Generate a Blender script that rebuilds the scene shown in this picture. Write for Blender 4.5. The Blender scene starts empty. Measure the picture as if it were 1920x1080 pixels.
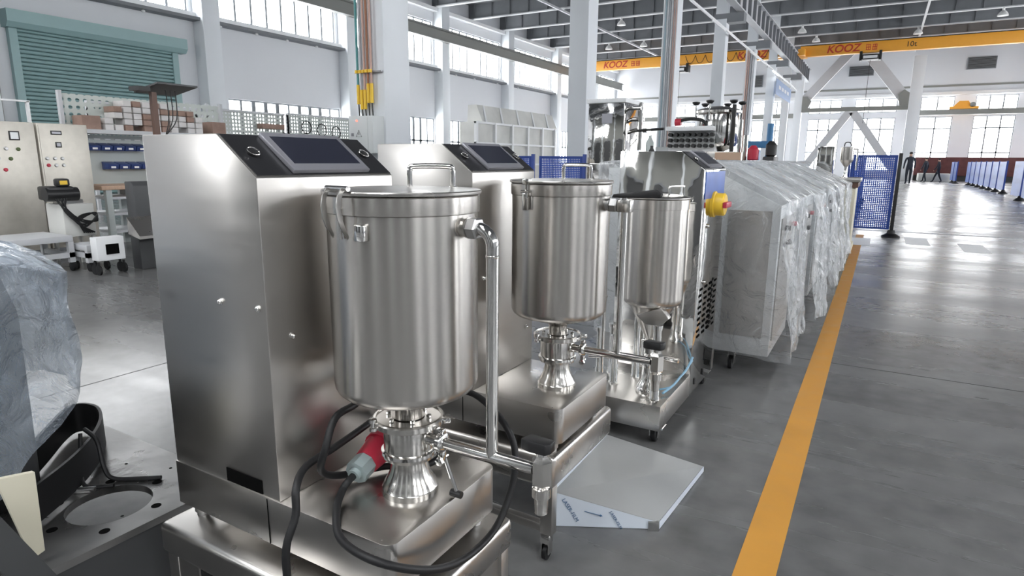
import bpy, bmesh, math, random
from mathutils import Vector, Matrix
random.seed(7)
sc = bpy.context.scene
col = sc.collection
R = math.radians
# ---------------------------------------------------------------- camera
cam_d = bpy.data.cameras.new('camera'); cam = bpy.data.objects.new('camera', cam_d); col.objects.link(cam)
cam_d.sensor_width = 36; cam_d.lens = 36*1164.9/1920; cam_d.clip_start = .02; cam_d.clip_end = 300
def cam_matrix(yaw, pitch, roll):
    f = Vector((-math.sin(yaw)*math.cos(pitch), math.cos(yaw)*math.cos(pitch), -math.sin(pitch)))
    r = Vector((math.cos(yaw), math.sin(yaw), 0)); d = f.cross(r)
    r2 = r*math.cos(roll)+d*math.sin(roll); d2 = -r*math.sin(roll)+d*math.cos(roll)
    m = Matrix((r2, -d2, -f)).transposed().to_4x4(); m.translation = Vector((0, 0, 1.15)); return m
cam.matrix_world = cam_matrix(R(30.21), R(11.67), R(-.5))
sc.camera = cam
# ---------------------------------------------------------------- world, light, exposure
w = bpy.data.worlds.new('world'); sc.world = w; w.use_nodes = True
bg = w.node_tree.nodes['Background']; bg.inputs[0].default_value = (.80, .88, 1, 1); bg.inputs[1].default_value = 1.0
sc.view_settings.view_transform = 'Standard'; sc.view_settings.look = 'None'
sc.view_settings.gamma = 1; sc.view_settings.use_curve_mapping = False
sc.view_settings.exposure = 1.15
WINDOW_POWER = 5.6    # panes of the left and end walls
FILL_POWER = 7.6      # added unseen panes of right wall, front wall and roof, brighter for fill

# ---------------------------------------------------------------- materials
MATS = {}
def mat(name, c, metal=0, rough=.5, spec=.5, aniso=0, arot=0, noise=0, nscale=8, nstretch=(1, 1, 1), bump=0, bscale=30, bstretch=(1, 1, 1), rvar=0, emis=None, alpha=1, coat=0, trans=0):
    m = bpy.data.materials.new(name); m.use_nodes = True; nt = m.node_tree; N = nt.nodes; L = nt.links
    b = N['Principled BSDF']; b.inputs['Base Color'].default_value = (*c, 1); b.inputs['Metallic'].default_value = metal
    b.inputs['Roughness'].default_value = rough; b.inputs['Specular IOR Level'].default_value = spec
    b.inputs['Anisotropic'].default_value = aniso; b.inputs['Anisotropic Rotation'].default_value = arot
    b.inputs['Coat Weight'].default_value = coat; b.inputs['Transmission Weight'].default_value = trans
    if aniso:
        t = N.new('ShaderNodeTangent'); t.direction_type = 'RADIAL'; t.axis = 'Z'; L.new(t.outputs[0], b.inputs['Tangent'])
    def tex(scale, st, detail=4):
        tc = N.new('ShaderNodeTexCoord'); mp = N.new('ShaderNodeMapping'); mp.inputs['Scale'].default_value = st
        n = N.new('ShaderNodeTexNoise'); n.inputs['Scale'].default_value = scale; n.inputs['Detail'].default_value = detail
        L.new(tc.outputs['Object'], mp.inputs[0]); L.new(mp.outputs[0], n.inputs['Vector']); return n
    if noise or rvar:
        n = tex(nscale, nstretch)
        if noise:
            mx = N.new('ShaderNodeMix'); mx.data_type = 'RGBA'; mx.inputs[6].default_value = (*[max(0, x*(1-noise)) for x in c], 1)
            mx.inputs[7].default_value = (*[min(1, x*(1+noise)) for x in c], 1); L.new(n.outputs[0], mx.inputs[0]); L.new(mx.outputs[2], b.inputs['Base Color'])
        if rvar:
            mr = N.new('ShaderNodeMapRange'); mr.inputs[1].default_value = .3; mr.inputs[2].default_value = .7
            mr.inputs[3].default_value = max(.02, rough-rvar); mr.inputs[4].default_value = rough+rvar
            L.new(n.outputs[0], mr.inputs[0]); L.new(mr.outputs[0], b.inputs['Roughness'])
    if bump:
        n = tex(bscale, bstretch, 3); bp = N.new('ShaderNodeBump'); bp.inputs['Strength'].default_value = bump; bp.inputs['Distance'].default_value = .01
        L.new(n.outputs[0], bp.inputs['Height']); L.new(bp.outputs[0], b.inputs['Normal'])
    if emis:
        b.inputs['Emission Color'].default_value = (*c, 1); b.inputs['Emission Strength'].default_value = emis
    MATS[name] = m; return m
STEEL = (.60, .575, .545)
M = {}
M['tank'] = mat('brushed_tank_steel', STEEL, 1, .27, aniso=.8, arot=.25)
M['panel'] = mat('brushed_sheet_steel', (.54, .52, .495), 1, .34, rvar=.04, nscale=3, nstretch=(1, 1, 14))
M['deck'] = mat('satin_steel_top', (.56, .54, .515), 1, .30, rvar=.06, nscale=7)
M['polish'] = mat('polished_steel', (.74, .73, .71), 1, .10, bump=.03, bscale=12)
M['turned'] = mat('turned_steel', (.66, .64, .61), 1, .20, aniso=.6, arot=.25)
M['mirror'] = mat('mirror_sheet_steel', (.70, .69, .67), 1, .05, bump=.35, bscale=4)
M['cast'] = mat('dull_bolt_steel', (.45, .45, .45), 1, .35)
M['blackplate'] = mat('black_panel_glass', (.018, .018, .02), 0, .28, .5)
M['screen'] = mat('dark_screen', (.02, .022, .035), 0, .12, .6)
M['bezel'] = mat('grey_bezel_plastic', (.30, .30, .33), .5, .35)
M['blackplastic'] = mat('black_plastic', (.015, .015, .016), 0, .4)
M['rubber'] = mat('black_rubber', (.012, .012, .013), 0, .5, .35)
M['dark'] = mat('dark_cavity', (.006, .006, .006), 0, .9, 0)
M['red'] = mat('red_plastic', (.50, .03, .06), 0, .4)
M['greyplastic'] = mat('grey_plastic', (.30, .36, .36), 0, .45)
M['yellow'] = mat('yellow_plastic', (.85, .55, .04), 0, .4)
M['wall'] = mat('white_wall_paint', (.73, .745, .775), 0, .75, noise=.03, nscale=.6)
M['column'] = mat('column_paint', (.74, .77, .80), 0, .55, noise=.03, nscale=1.5)
M['roof'] = mat('grey_roof_sheet', (.17, .175, .185), 0, .7, noise=.15, nscale=1.5)
M['girder'] = mat('grey_girder_web', (.19, .20, .215), 0, .6, noise=.15, nscale=2)
M['girderl'] = mat('light_girder_paint', (.55, .56, .58), 0, .5, noise=.08, nscale=2)
M['white'] = mat('white_paint', (.82, .83, .84), 0, .45)
M['beamgrey'] = mat('grey_steel_paint', (.25, .255, .24), 0, .5)
M['frame'] = mat('window_frame', (.22, .24, .26), 0, .5)
M['shutter'] = mat('shutter_green', (.29, .43, .435), 0, .45, noise=.06, nscale=3)
M['orange'] = mat('crane_orange', (.92, .42, .05), 0, .45, noise=.04)
M['lettering'] = mat('crane_red_lettering', (.55, .05, .03), 0, .5)
M['blackpaint'] = mat('black_paint', (.02, .02, .02), 0, .5)
M['cabinetpaint'] = mat('dusty_steel_cabinet', (.58, .55, .49), .45, .42, noise=.12, nscale=14)
M['greypaint'] = mat('grey_rack_paint', (.46, .50, .49), 0, .5)
M['binblue'] = mat('bin_blue', (.03, .06, .20), 0, .4)
M['bluefence'] = mat('fence_blue_frame', (.02, .06, .30), 0, .45)
M['cardboard'] = mat('carton_brown', (.30, .20, .16), 0, .8, noise=.3, nscale=10)
M['paper'] = mat('white_carton', (.62, .60, .59), 0, .7, noise=.15, nscale=12)
M['wood'] = mat('bench_wood', (.55, .38, .27), 0, .5, noise=.2, nscale=5, nstretch=(1, 6, 1))
M['cream'] = mat('cream_paint', (.72, .68, .54), 0, .5, noise=.04)
M['creamdark'] = mat('brown_trim', (.13, .07, .05), 0, .5)
M['container'] = mat('dirty_white_container', (.66, .66, .63), 0, .6, noise=.25, nscale=1.2)
M['greensteel'] = mat('olive_goods', (.12, .16, .07), 0, .7)
M['cloth'] = mat('dark_work_clothes', (.03, .035, .05), 0, .85)
M['skin'] = mat('skin', (.45, .28, .21), 0, .6)
M['hair'] = mat('dark_hair', (.03, .025, .02), 0, .7)
M['darkred'] = mat('dark_red_goods', (.10, .03, .03), 0, .7, noise=.5, nscale=4)
M['tape'] = mat('floor_tape_orange', (.60, .29, .05), 0, .5, noise=.14, nscale=9, rvar=.1)
M['sticker'] = mat('blue_sticker', (.06, .14, .50), 0, .3, noise=.2, nscale=12)
M['bluemachine'] = mat('machine_blue', (.08, .25, .48), 0, .5)
M['banner'] = mat('banner_blue_grey', (.22, .30, .47), 0, .6)
M['hose'] = mat('light_blue_hose', (.22, .42, .58), 0, .35)
M['film'] = mat('laser_film', (.70, .76, .84), 0, .35)
M['filmink'] = mat('film_ink', (.04, .12, .25), 0, .5)
M['sheetsteel'] = mat('unpolished_sheet', (.52, .53, .53), .45, .42, noise=.16, nscale=5, rvar=.1)
M['platesteel'] = mat('greasy_plate_steel', (.30, .295, .29), .9, .34, noise=.3, nscale=6, rvar=.12, bump=.15, bscale=16)
M['darksteel'] = mat('dark_grey_steel', (.075, .077, .08), .3, .5)
M['pink'] = mat('copper_conduit', (.55, .36, .30), 0, .5)
M['ltblue'] = mat('blue_conduit', (.33, .46, .51), 0, .5)
M['teal'] = mat('teal_conduit', (.10, .30, .30), 0, .6)
M['brownpipe'] = mat('brown_conduit', (.36, .17, .10), 0, .6)
M['pipegrey'] = mat('grey_conduit', (.40, .40, .42), .3, .4)
M['boxgrey'] = mat('electrical_box_grey', (.60, .625, .625), 0, .5)
M['lamp'] = mat('lamp_aluminium', (.75, .75, .74), 0, .5)
M['glow'] = mat('tube_light', (1, 1, 1), emis=5)
M['indicator'] = mat('red_indicator', (1, .12, .08), emis=1.5)
M['pane'] = mat('daylight_window_pane', (.97, .985, 1), emis=WINDOW_POWER)
M['skypane'] = mat('bright_sky_pane', (.97, .985, 1), emis=FILL_POWER)

def floor_material():
    m = bpy.data.materials.new('grey_epoxy_floor'); m.use_nodes = True; nt = m.node_tree; N = nt.nodes; L = nt.links; b = N['Principled BSDF']
    tc = N.new('ShaderNodeTexCoord')
    n1 = N.new('ShaderNodeTexNoise'); n1.inputs['Scale'].default_value = .55; n1.inputs['Detail'].default_value = 8; n1.inputs['Roughness'].default_value = .6
    n2 = N.new('ShaderNodeTexNoise'); n2.inputs['Scale'].default_value = 9; n2.inputs['Detail'].default_value = 6
    mp = N.new('ShaderNodeMapping'); mp.inputs['Scale'].default_value = (.35, 2.2, 1)
    L.new(tc.outputs['Object'], mp.inputs[0]); L.new(mp.outputs[0], n1.inputs['Vector']); L.new(tc.outputs['Object'], n2.inputs['Vector'])
    r1 = N.new('ShaderNodeValToRGB'); r1.color_ramp.elements[0].position = .3; r1.color_ramp.elements[1].position = .75
    r1.color_ramp.elements[0].color = (.112, .112, .112, 1); r1.color_ramp.elements[1].color = (.165, .165, .165, 1)
    L.new(n1.outputs[0], r1.inputs[0])
    mx = N.new('ShaderNodeMix'); mx.data_type = 'RGBA'; mx.blend_type = 'OVERLAY'; mx.inputs[0].default_value = .45
    sx = N.new('ShaderNodeSeparateXYZ'); L.new(tc.outputs['Object'], sx.inputs[0])
    gt = N.new('ShaderNodeMath'); gt.operation = 'GREATER_THAN'; gt.inputs[1].default_value = 9.4; L.new(sx.outputs[1], gt.inputs[0])
    old = N.new('ShaderNodeMix'); old.data_type = 'RGBA'; old.inputs[7].default_value = (.27, .275, .28, 1); L.new(gt.outputs[0], old.inputs[0]); L.new(r1.outputs[0], old.inputs[6])
    L.new(old.outputs[2], mx.inputs[6]); L.new(n2.outputs[0], mx.inputs[7]); L.new(mx.outputs[2], b.inputs['Base Color'])
    mr = N.new('ShaderNodeMapRange'); mr.inputs[1].default_value = .35; mr.inputs[2].default_value = .65; mr.inputs[3].default_value = .20; mr.inputs[4].default_value = .34
    L.new(n1.outputs[0], mr.inputs[0]); L.new(mr.outputs[0], b.inputs['Roughness'])
    n3 = N.new('ShaderNodeTexNoise'); n3.inputs['Scale'].default_value = 2.2; n3.inputs['Detail'].default_value = 4
    L.new(tc.outputs['Object'], n3.inputs['Vector'])
    bp = N.new('ShaderNodeBump'); bp.inputs['Strength'].default_value = .12; bp.inputs['Distance'].default_value = .03
    L.new(n3.outputs[0], bp.inputs['Height']); L.new(bp.outputs[0], b.inputs['Normal'])
    b.inputs['Specular IOR Level'].default_value = .6
    return m
M['floor'] = floor_material()

def film_material(name, tint, fac, rough=.12):
    m = bpy.data.materials.new(name); m.use_nodes = True; nt = m.node_tree; N = nt.nodes; L = nt.links
    b = N['Principled BSDF']; b.inputs['Base Color'].default_value = (*tint, 1); b.inputs['Roughness'].default_value = rough; b.inputs['Specular IOR Level'].default_value = .8
    tr = N.new('ShaderNodeBsdfTransparent'); tr.inputs[0].default_value = (.95, .96, .97, 1)
    mix = N.new('ShaderNodeMixShader'); lw = N.new('ShaderNodeLayerWeight'); lw.inputs['Blend'].default_value = .35
    tc = N.new('ShaderNodeTexCoord'); n = N.new('ShaderNodeTexNoise'); n.inputs['Scale'].default_value = 9; n.inputs['Detail'].default_value = 5; n.inputs['Distortion'].default_value = 1.6
    L.new(tc.outputs['Object'], n.inputs['Vector'])
    bp = N.new('ShaderNodeBump'); bp.inputs['Strength'].default_value = 1; bp.inputs['Distance'].default_value = .05
    L.new(n.outputs[0], bp.inputs['Height']); L.new(bp.outputs[0], b.inputs['Normal']); L.new(bp.outputs[0], lw.inputs['Normal'])
    mr = N.new('ShaderNodeMapRange'); mr.inputs[3].default_value = fac; mr.inputs[4].default_value = min(1, fac+.55)
    L.new(lw.outputs['Facing'], mr.inputs[0]); L.new(mr.outputs[0], mix.inputs[0])
    L.new(tr.outputs[0], mix.inputs[1]); L.new(b.outputs[0], mix.inputs[2]); L.new(mix.outputs[0], N['Material Output'].inputs[0])
    return m
M['plastic'] = film_material('translucent_plastic_sheet', (.88, .90, .92), .08, .07)
M['plasticblue'] = film_material('milky_plastic_sheet', (.56, .64, .74), .26, .14)

def grid_material(name, color, cell, hole, round_=False, axes=(0, 2)):
    m = bpy.data.materials.new(name); m.use_nodes = True; nt = m.node_tree; N = nt.nodes; L = nt.links
    b = N['Principled BSDF']; b.inputs['Base Color'].default_value = (*color, 1); b.inputs['Roughness'].default_value = .45
    tr = N.new('ShaderNodeBsdfTransparent'); mix = N.new('ShaderNodeMixShader')
    tc = N.new('ShaderNodeTexCoord'); sp = N.new('ShaderNodeSeparateXYZ'); L.new(tc.outputs['Object'], sp.inputs[0])
    def ma(op, a, bb=None):
        n = N.new('ShaderNodeMath'); n.operation = op
        for i, v in enumerate((a, bb)):
            if v is None: continue
            if isinstance(v, (int, float)): n.inputs[i].default_value = v
            else: L.new(v, n.inputs[i])
        return n.outputs[0]
    ds = []
    for a in axes:
        fr = ma('FRACT', ma('DIVIDE', sp.outputs[a], cell)); ds.append(ma('ABSOLUTE', ma('SUBTRACT', fr, .5)))
    if round_:
        d = ma('SQRT', ma('ADD', ma('MULTIPLY', ds[0], ds[0]), ma('MULTIPLY', ds[1], ds[1])))
    else: d = ma('MAXIMUM', ds[0], ds[1])
    o = ma('GREATER_THAN', d, hole/2)
    L.new(o, mix.inputs[0]); L.new(tr.outputs[0], mix.inputs[1]); L.new(b.outputs[0], mix.inputs[2]); L.new(mix.outputs[0], N['Material Output'].inputs[0])
    return m
M['meshx'] = grid_material('blue_wire_mesh_x', (.03, .09, .42), .028, .48, axes=(0, 2))
M['meshy'] = grid_material('blue_wire_mesh_y', (.03, .09, .42), .028, .48, axes=(1, 2))
M['peg'] = grid_material('perforated_panel', (.52, .56, .53), .09, .55, True, axes=(1, 2))

# ---------------------------------------------------------------- mesh helpers
OFF = {}
class MB:
    def __init__(s): s.bm = bmesh.new()
    def box(s, x0, x1, y0, y1, z0, z1, bev=0, seg=2, rot=None, piv=None):
        g = bmesh.ops.create_cube(s.bm, size=1); vs = g['verts']
        for v in vs: v.co = Vector(((x0+x1)/2+v.co.x*(x1-x0), (y0+y1)/2+v.co.y*(y1-y0), (z0+z1)/2+v.co.z*(z1-z0)))
        if bev:
            es = list({e for v in vs for e in v.link_edges})
            r = bmesh.ops.bevel(s.bm, geom=es, offset=bev, segments=seg, affect='EDGES', profile=.5)
            vs = list({v for f in r['faces'] for v in f.verts} | {v for v in vs if v.is_valid})
        if rot:
            m = Matrix.Rotation(rot[1], 4, rot[0]); p = Vector(piv or ((x0+x1)/2, (y0+y1)/2, (z0+z1)/2))
            for v in vs: v.co = m @ (v.co-p) + p
        return s
    def prism(s, pts, axis, a, b, bev=0):
        # pts 2D outline in the two other axes (order x,y,z without the axis)
        def mk(p, t):
            c = list(p); c.insert('xyz'.index(axis), t); return s.bm.verts.new(c)
        A = [mk(p, a) for p in pts]; B = [mk(p, b) for p in pts]; n = len(pts)
        fs = [s.bm.faces.new(A), s.bm.faces.new(B[::-1])]
        for i in range(n): fs.append(s.bm.faces.new((A[i], B[i], B[(i+1) % n], A[(i+1) % n])))
        bmesh.ops.recalc_face_normals(s.bm, faces=fs)
        if bev:
            es = list({e for f in fs for e in f.edges}); bmesh.ops.bevel(s.bm, geom=es, offset=bev, segments=2, affect='EDGES', profile=.5)
        return s
    def lathe(s, prof, c=(0, 0, 0), n=48, axis='Z'):
        rings = []
        for r, z in prof:
            ring = []
            for i in range(n):
                t = 2*math.pi*i/n; p = Vector((r*math.cos(t), r*math.sin(t), z))
                if axis == 'X': p = Vector((p.z, p.x, p.y))
                if axis == 'Y': p = Vector((p.x, p.z, p.y))
                ring.append(s.bm.verts.new(p+Vector(c)))
            rings.append(ring)
        fs = []
        for a, b in zip(rings, rings[1:]):
            for i in range(n): fs.append(s.bm.faces.new((a[i], a[(i+1) % n], b[(i+1) % n], b[i])))
        fs.append(s.bm.faces.new(rings[0])); fs.append(s.bm.faces.new(rings[-1]))
        bmesh.ops.recalc_face_normals(s.bm, faces=fs); return s
    def cyl(s, p0, p1, r, n=20, r1=None):
        return s.tube([p0, p1], [r, r if r1 is None else r1], n)
    def tube(s, pts, r, n=10, smooth=0, closed=False):
        pts = [Vector(p) for p in pts]
        if smooth:
            out = []
            m = len(pts)
            for i in range(m if closed else m-1):
                g = lambda k: pts[k % m] if closed else pts[max(0, min(m-1, k))]
                p0, p1, p2, p3 = g(i-1), g(i), g(i+1), g(i+2)
                for k in range(smooth):
                    t = k/smooth
                    out.append(.5*((2*p1)+(-p0+p2)*t+(2*p0-5*p1+4*p2-p3)*t*t+(-p0+3*p1-3*p2+p3)*t**3))
            if not closed: out.append(pts[-1])
            pts = out
        rs = r if isinstance(r, (list, tuple)) else [r]*len(pts)
        if len(rs) != len(pts): rs = [rs[0]]*len(pts)
        rings = []; up = None
        for i, p in enumerate(pts):
            if closed: d = pts[(i+1) % len(pts)]-pts[i-1]
            else: d = pts[min(i+1, len(pts)-1)]-pts[max(i-1, 0)]
            if d.length < 1e-9: d = Vector((0, 0, 1))
            d.normalize()
            if up is None: up = Vector((0, 0, 1)) if abs(d.z) < .9 else Vector((1, 0, 0))
            u = (up-d*up.dot(d)); u = u.normalized() if u.length > 1e-6 else d.orthogonal().normalized(); up = u; v = d.cross(u)
            rings.append([s.bm.verts.new(p+(u*math.cos(2*math.pi*k/n)+v*math.sin(2*math.pi*k/n))*rs[i]) for k in range(n)])
        fs = []
        pairs = list(zip(rings, rings[1:])) + ([(rings[-1], rings[0])] if closed else [])
        for a, b in pairs:
            for i in range(n): fs.append(s.bm.faces.new((a[i], a[(i+1) % n], b[(i+1) % n], b[i])))
        if not closed: fs.append(s.bm.faces.new(rings[0])); fs.append(s.bm.faces.new(rings[-1]))
        bmesh.ops.recalc_face_normals(s.bm, faces=fs); return s
    def strip(s, pts, wvec, th):
        # bent flat bar: centreline pts, width vector, thickness
        w_ = Vector(wvec)/2; pts = [Vector(p) for p in pts]; rows = []
        for i, p in enumerate(pts):
            d = (pts[min(i+1, len(pts)-1)]-pts[max(i-1, 0)]).normalized(); n_ = d.cross(w_).normalized()*th/2
            rows.append([s.bm.verts.new(p+a) for a in (w_+n_, w_-n_, -w_-n_, -w_+n_)])
        fs = []
        for a, b in zip(rows, rows[1:]):
            for i in range(4): fs.append(s.bm.faces.new((a[i], a[(i+1) % 4], b[(i+1) % 4], b[i])))
        fs.append(s.bm.faces.new(rows[0])); fs.append(s.bm.faces.new(rows[-1])); bmesh.ops.recalc_face_normals(s.bm, faces=fs); return s
    def sphere(s, c, r, sc3=(1, 1, 1), seg=16):
        g = bmesh.ops.create_uvsphere(s.bm, u_segments=seg, v_segments=max(8, seg//2), radius=r)
        for v in g['verts']: v.co = Vector((v.co.x*sc3[0], v.co.y*sc3[1], v.co.z*sc3[2]))+Vector(c)
        return s
    def build(s, name, m, parent=None, ang=32, loc=None):
        bm = s.bm; bm.normal_update()
        for f in bm.faces: f.smooth = True
        for e in bm.edges:
            if len(e.link_faces) != 2 or e.calc_face_angle(9) > R(ang): e.smooth = False
        me = bpy.data.meshes.new(name)
        o = bpy.data.objects.new(name, me); col.objects.link(o)
        if parent is not None:
            o.parent = parent; off = OFF[parent.name]; OFF[o.name] = off
        elif loc is not None: off = Vector(loc); o.location = off; OFF[o.name] = off
        else:
            c = [v.co for v in bm.verts]; off = Vector(((min(v.x for v in c)+max(v.x for v in c))/2, (min(v.y for v in c)+max(v.y for v in c))/2, min(v.z for v in c)))
            o.location = off; OFF[o.name] = off
        for v in bm.verts: v.co -= off
        bm.to_mesh(me); bm.free(); me.materials.append(M[m] if isinstance(m, str) else m); return o
def thing(name, loc, label, cat, group=None):
    o = bpy.data.objects.new(name, None); col.objects.link(o); o.location = loc; OFF[o.name] = Vector(loc); o.empty_display_size = .1
    return tag(o, label, cat, group)
def tag(o, label, cat, group=None, kind=None):
    o['label'] = label; o['category'] = cat
    if group: o['group'] = group
    if kind: o['kind'] = kind
    return o
def struct(o): o['kind'] = 'structure'; return o
def sthing(name, loc):
    o = bpy.data.objects.new(name, None); col.objects.link(o); o.location = loc; OFF[o.name] = Vector(loc); o['kind'] = 'structure'; return o
def copy_tree(o, loc=None, parent=None):
    c = o.copy(); col.objects.link(c)
    if parent: c.parent = parent
    if loc is not None: c.location = loc
    OFF[c.name] = OFF[o.name]
    for ch in list(o.children): copy_tree(ch, None, c)
    return c
def text_mesh(txt, size, depth, mtx, name, m, parent=None, italic=0):
    cu = bpy.data.curves.new(name, 'FONT'); cu.body = txt; cu.size = size; cu.extrude = depth; cu.align_x = 'CENTER'; cu.align_y = 'CENTER'; cu.shear = italic; cu.offset = .02*size if name == 'lettering' else 0
    t = bpy.data.objects.new(name+'_tmp', cu); me = bpy.data.meshes.new_from_object(t); me.transform(mtx)
    bpy.data.objects.remove(t); bpy.data.curves.remove(cu)
    b = MB(); b.bm.from_mesh(me); bpy.data.meshes.remove(me)
    return b.build(name, m, parent)

# ================================================================ SETTING
YE = 54.0; XL = -21.0; XR = 16.0; YF = -12.0; ZR = 9.6
struct(MB().box(XL-.3, XR+.3, YF-.3, YE+.3, -.2, 0).build('floor', 'floor', loc=(0, 0, 0)))
struct(MB().box(XL-.3, XR+.3, YF-.3, YE+.3, ZR, ZR+.2).build('ceiling', 'roof'))
def wall_with_holes(name, axis, pos, th, a0, a1, z0, z1, holes, m='wall'):
    # holes: list of (a0,a1,z0,z1) on the wall plane; built as a grid of blocks in one mesh
    As = sorted({a0, a1, *[h[0] for h in holes], *[h[1] for h in holes]}); Zs = sorted({z0, z1, *[h[2] for h in holes], *[h[3] for h in holes]})
    b = MB()
    for i in range(len(As)-1):
        j0 = None
        for j in range(len(Zs)-1):
            ca, cz = (As[i]+As[i+1])/2, (Zs[j]+Zs[j+1])/2
            hole = any(h[0] < ca < h[1] and h[2] < cz < h[3] for h in holes)
            if not hole and j0 is None: j0 = j
            if (hole or j == len(Zs)-2) and j0 is not None:
                zt = Zs[j] if hole else Zs[j+1]
                if axis == 'x': b.box(min(pos, pos+th), max(pos, pos+th), As[i], As[i+1], Zs[j0], zt)
                else: b.box(As[i], As[i+1], min(pos, pos+th), max(pos, pos+th), Zs[j0], zt)
                j0 = None
    return struct(b.build(name, m))
WN = [0]
def window(axis, pos, inward, a0, a1, z0, z1, bars, trans, heavy=(), pm='pane'):
    WN[0] += 1
    c = (pos, (a0+a1)/2, z0) if axis == 'x' else ((a0+a1)/2, pos, z0)
    w_ = sthing('window_%d' % WN[0], c); f = MB(); t = .085; d0, d1 = sorted((pos-inward*.12, pos-inward*.06))
    def bx(u0, u1, v0, v1):
        if axis == 'x': f.box(d0, d1, u0, u1, v0, v1)
        else: f.box(u0, u1, d0, d1, v0, v1)
    for u0, u1, v0, v1 in ((a0, a1, z0, z0+.05), (a0, a1, z1-.05, z1), (a0, a0+.05, z0+.05, z1-.05), (a1-.05, a1, z0+.05, z1-.05)): bx(u0, u1, v0, v1)
    n = max(1, round((a1-a0)/bars))
    for i in range(1, n):
        u = a0+(a1-a0)*i/n; tt = t*(2.0 if (i in heavy) else 1); bx(u-tt/2, u+tt/2, z0+.05, z1-.05)
    for k, v in enumerate(trans): bx(a0+.05, a1-.05, v-t/2, v+t/2)
    f.build('window_frame', 'frame', w_)
    e0, e1 = sorted((pos-inward*.17, pos-inward*.14))
    g = MB()
    if axis == 'x': g.box(e0, e1, a0, a1, z0, z1)
    else: g.box(a0, a1, e0, e1, z0, z1)
    g.build('pane', pm, w_)
PY = [-5.8, .9, 7.65, 14.4, 21.15, 28.0, 34.8, 41.6, 48.4]   # pilasters on the left wall
holesL = []; winL = []
PYx = PY+[YE+.0]
for a, b in zip(PYx, PYx[1:]):
    if a < 0: continue
    hi = (a+.75, b-.45, 6.0, 8.12); holesL.append(hi); winL.append((hi, .68, (7.72,)))
    if a < 7 or a > 14:
        lo = (a+.85, b-.35, .9, 3.27); holesL.append(lo); winL.append((lo, .55, (2.1,)))
wall_with_holes('wall_left', 'x', XL, -.25, YF, YE, 0, ZR, holesL)
for h, bar, tr in winL: window('x', XL, 1, h[0], h[1], h[2], h[3], bar, tr, heavy=(2, 3, 4, 6, 7, 8) if h[3] < 4 else ())
trim_n = [0]
def trim(b, m):
    trim_n[0] += 1; return struct(b.build('trim_%d' % trim_n[0], m))
for y in PY:
    trim(MB().box(XL, XL+.55, y-.3, y+.35, 0, ZR, .01), 'column')
    if y > 5: trim(MB().cyl((XL+.14, y+.46, 0), (XL+.14, y+.46, 5.7), .06, 10), 'beamgrey')
trim(MB().box(XL, XL+.42, YF, YE, 5.70, 5.80), 'girder')            # dark pipe ledge under the upper windows
trim(MB().box(XL, XL+.18, YF, YE, 5.80, 5.98), 'white')
trim(MB().box(XL, XL+.3, YF, YE, 8.62, 8.80), 'white')
# end wall
holesE = []; winE = []
for x0, x1 in ((-20.3, -17.6), (-16.6, -13.9), (-13, -10.3), (-9.4, -6.7), (-5.3, -3.1), (-2.2, .45), (1.9, 3.85), (5.05, 7.35), (8.5, 10.8), (12, 14.3)):
    for z0, z1, tr in ((.6, 4.35, (1.9, 3.55)), (4.75, 5.72, ())):
        holesE.append((x0, x1, z0, z1)); winE.append(((x0, x1, z0, z1), tr))
wall_with_holes('wall_back', 'y', YE, .25, XL, XR, 0, ZR, holesE)
for h, tr in winE: window('y', YE, -1, h[0], h[1], h[2], h[3], .8, tr)
trim(MB().box(XL, XR, YE-.06, YE, 6.35, 6.48), 'beamgrey')
trim(MB().box(XL, XR, YE-.3, YE-.05, 5.78, 6.0), 'white')
# right and front walls (beside and behind the camera), windows added for fill and reflections
holesR = [(y+.9, y+4.1, z0, z1) for y in (-11, -4.2, 2.6, 9.4, 16.2, 23, 29.8, 36.6, 43.4) for z0, z1 in ((1.2, 3.4), (5.4, 8.1)) if y > 5 or z0 > 4]
wall_with_holes('wall_right', 'x', XR, .25, YF, YE, 0, ZR, holesR)
for h in holesR: window('x', XR, -1, h[0], h[1], h[2], h[3], .9, (), (), 'skypane')
holesF = [(x, x+4.4, z0, z1) for x in (-20, -15) for z0, z1 in ((6.2, 8.2),)]
wall_with_holes('wall_front', 'y', YF, -.25, XL, XR, 0, ZR, holesF, 'beamgrey')
for h in holesF: window('y', YF, 1, h[0], h[1], h[2], h[3], .9, (), (), 'skypane')

# door-like dark panels and pale posts added behind the camera to streak steel reflections
for k, x in enumerate((-18.5, -12.5, -6.5, -.5, 5.5, 11)):
    dd = sthing('door_%d' % (k+2), (x+1.8, YF, 0))
    MB().box(x, x+3.6, YF, YF+.1, 0, 5.2).build('door_leaf', 'darksteel', dd); MB().box(x-.1, x+3.7, YF, YF+.25, 5.2, 5.5).build('door_head', 'girder', dd)
    trim(MB().box(x-1.4, x-.8, YF, YF+.4, 0, ZR), 'column')

# glowing roof panels added out of view as soft fill on the near machines
for k, x in enumerate((-9, -2, 5)):
    WN[0] += 1; w_ = sthing('window_%d' % WN[0], (x, -5, ZR-.1))
    MB().box(x-.9, x+.9, -9.5, -.5, ZR-.06, ZR-.02).build('pane', 'skypane', w_)
    b = MB()
    for y in (-9.55, -7.3, -5, -2.7, -.5): b.box(x-.95, x+.95, y, y+.06, ZR-.10, ZR-.06)
    b.build('window_frame', 'frame', w_)

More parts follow.
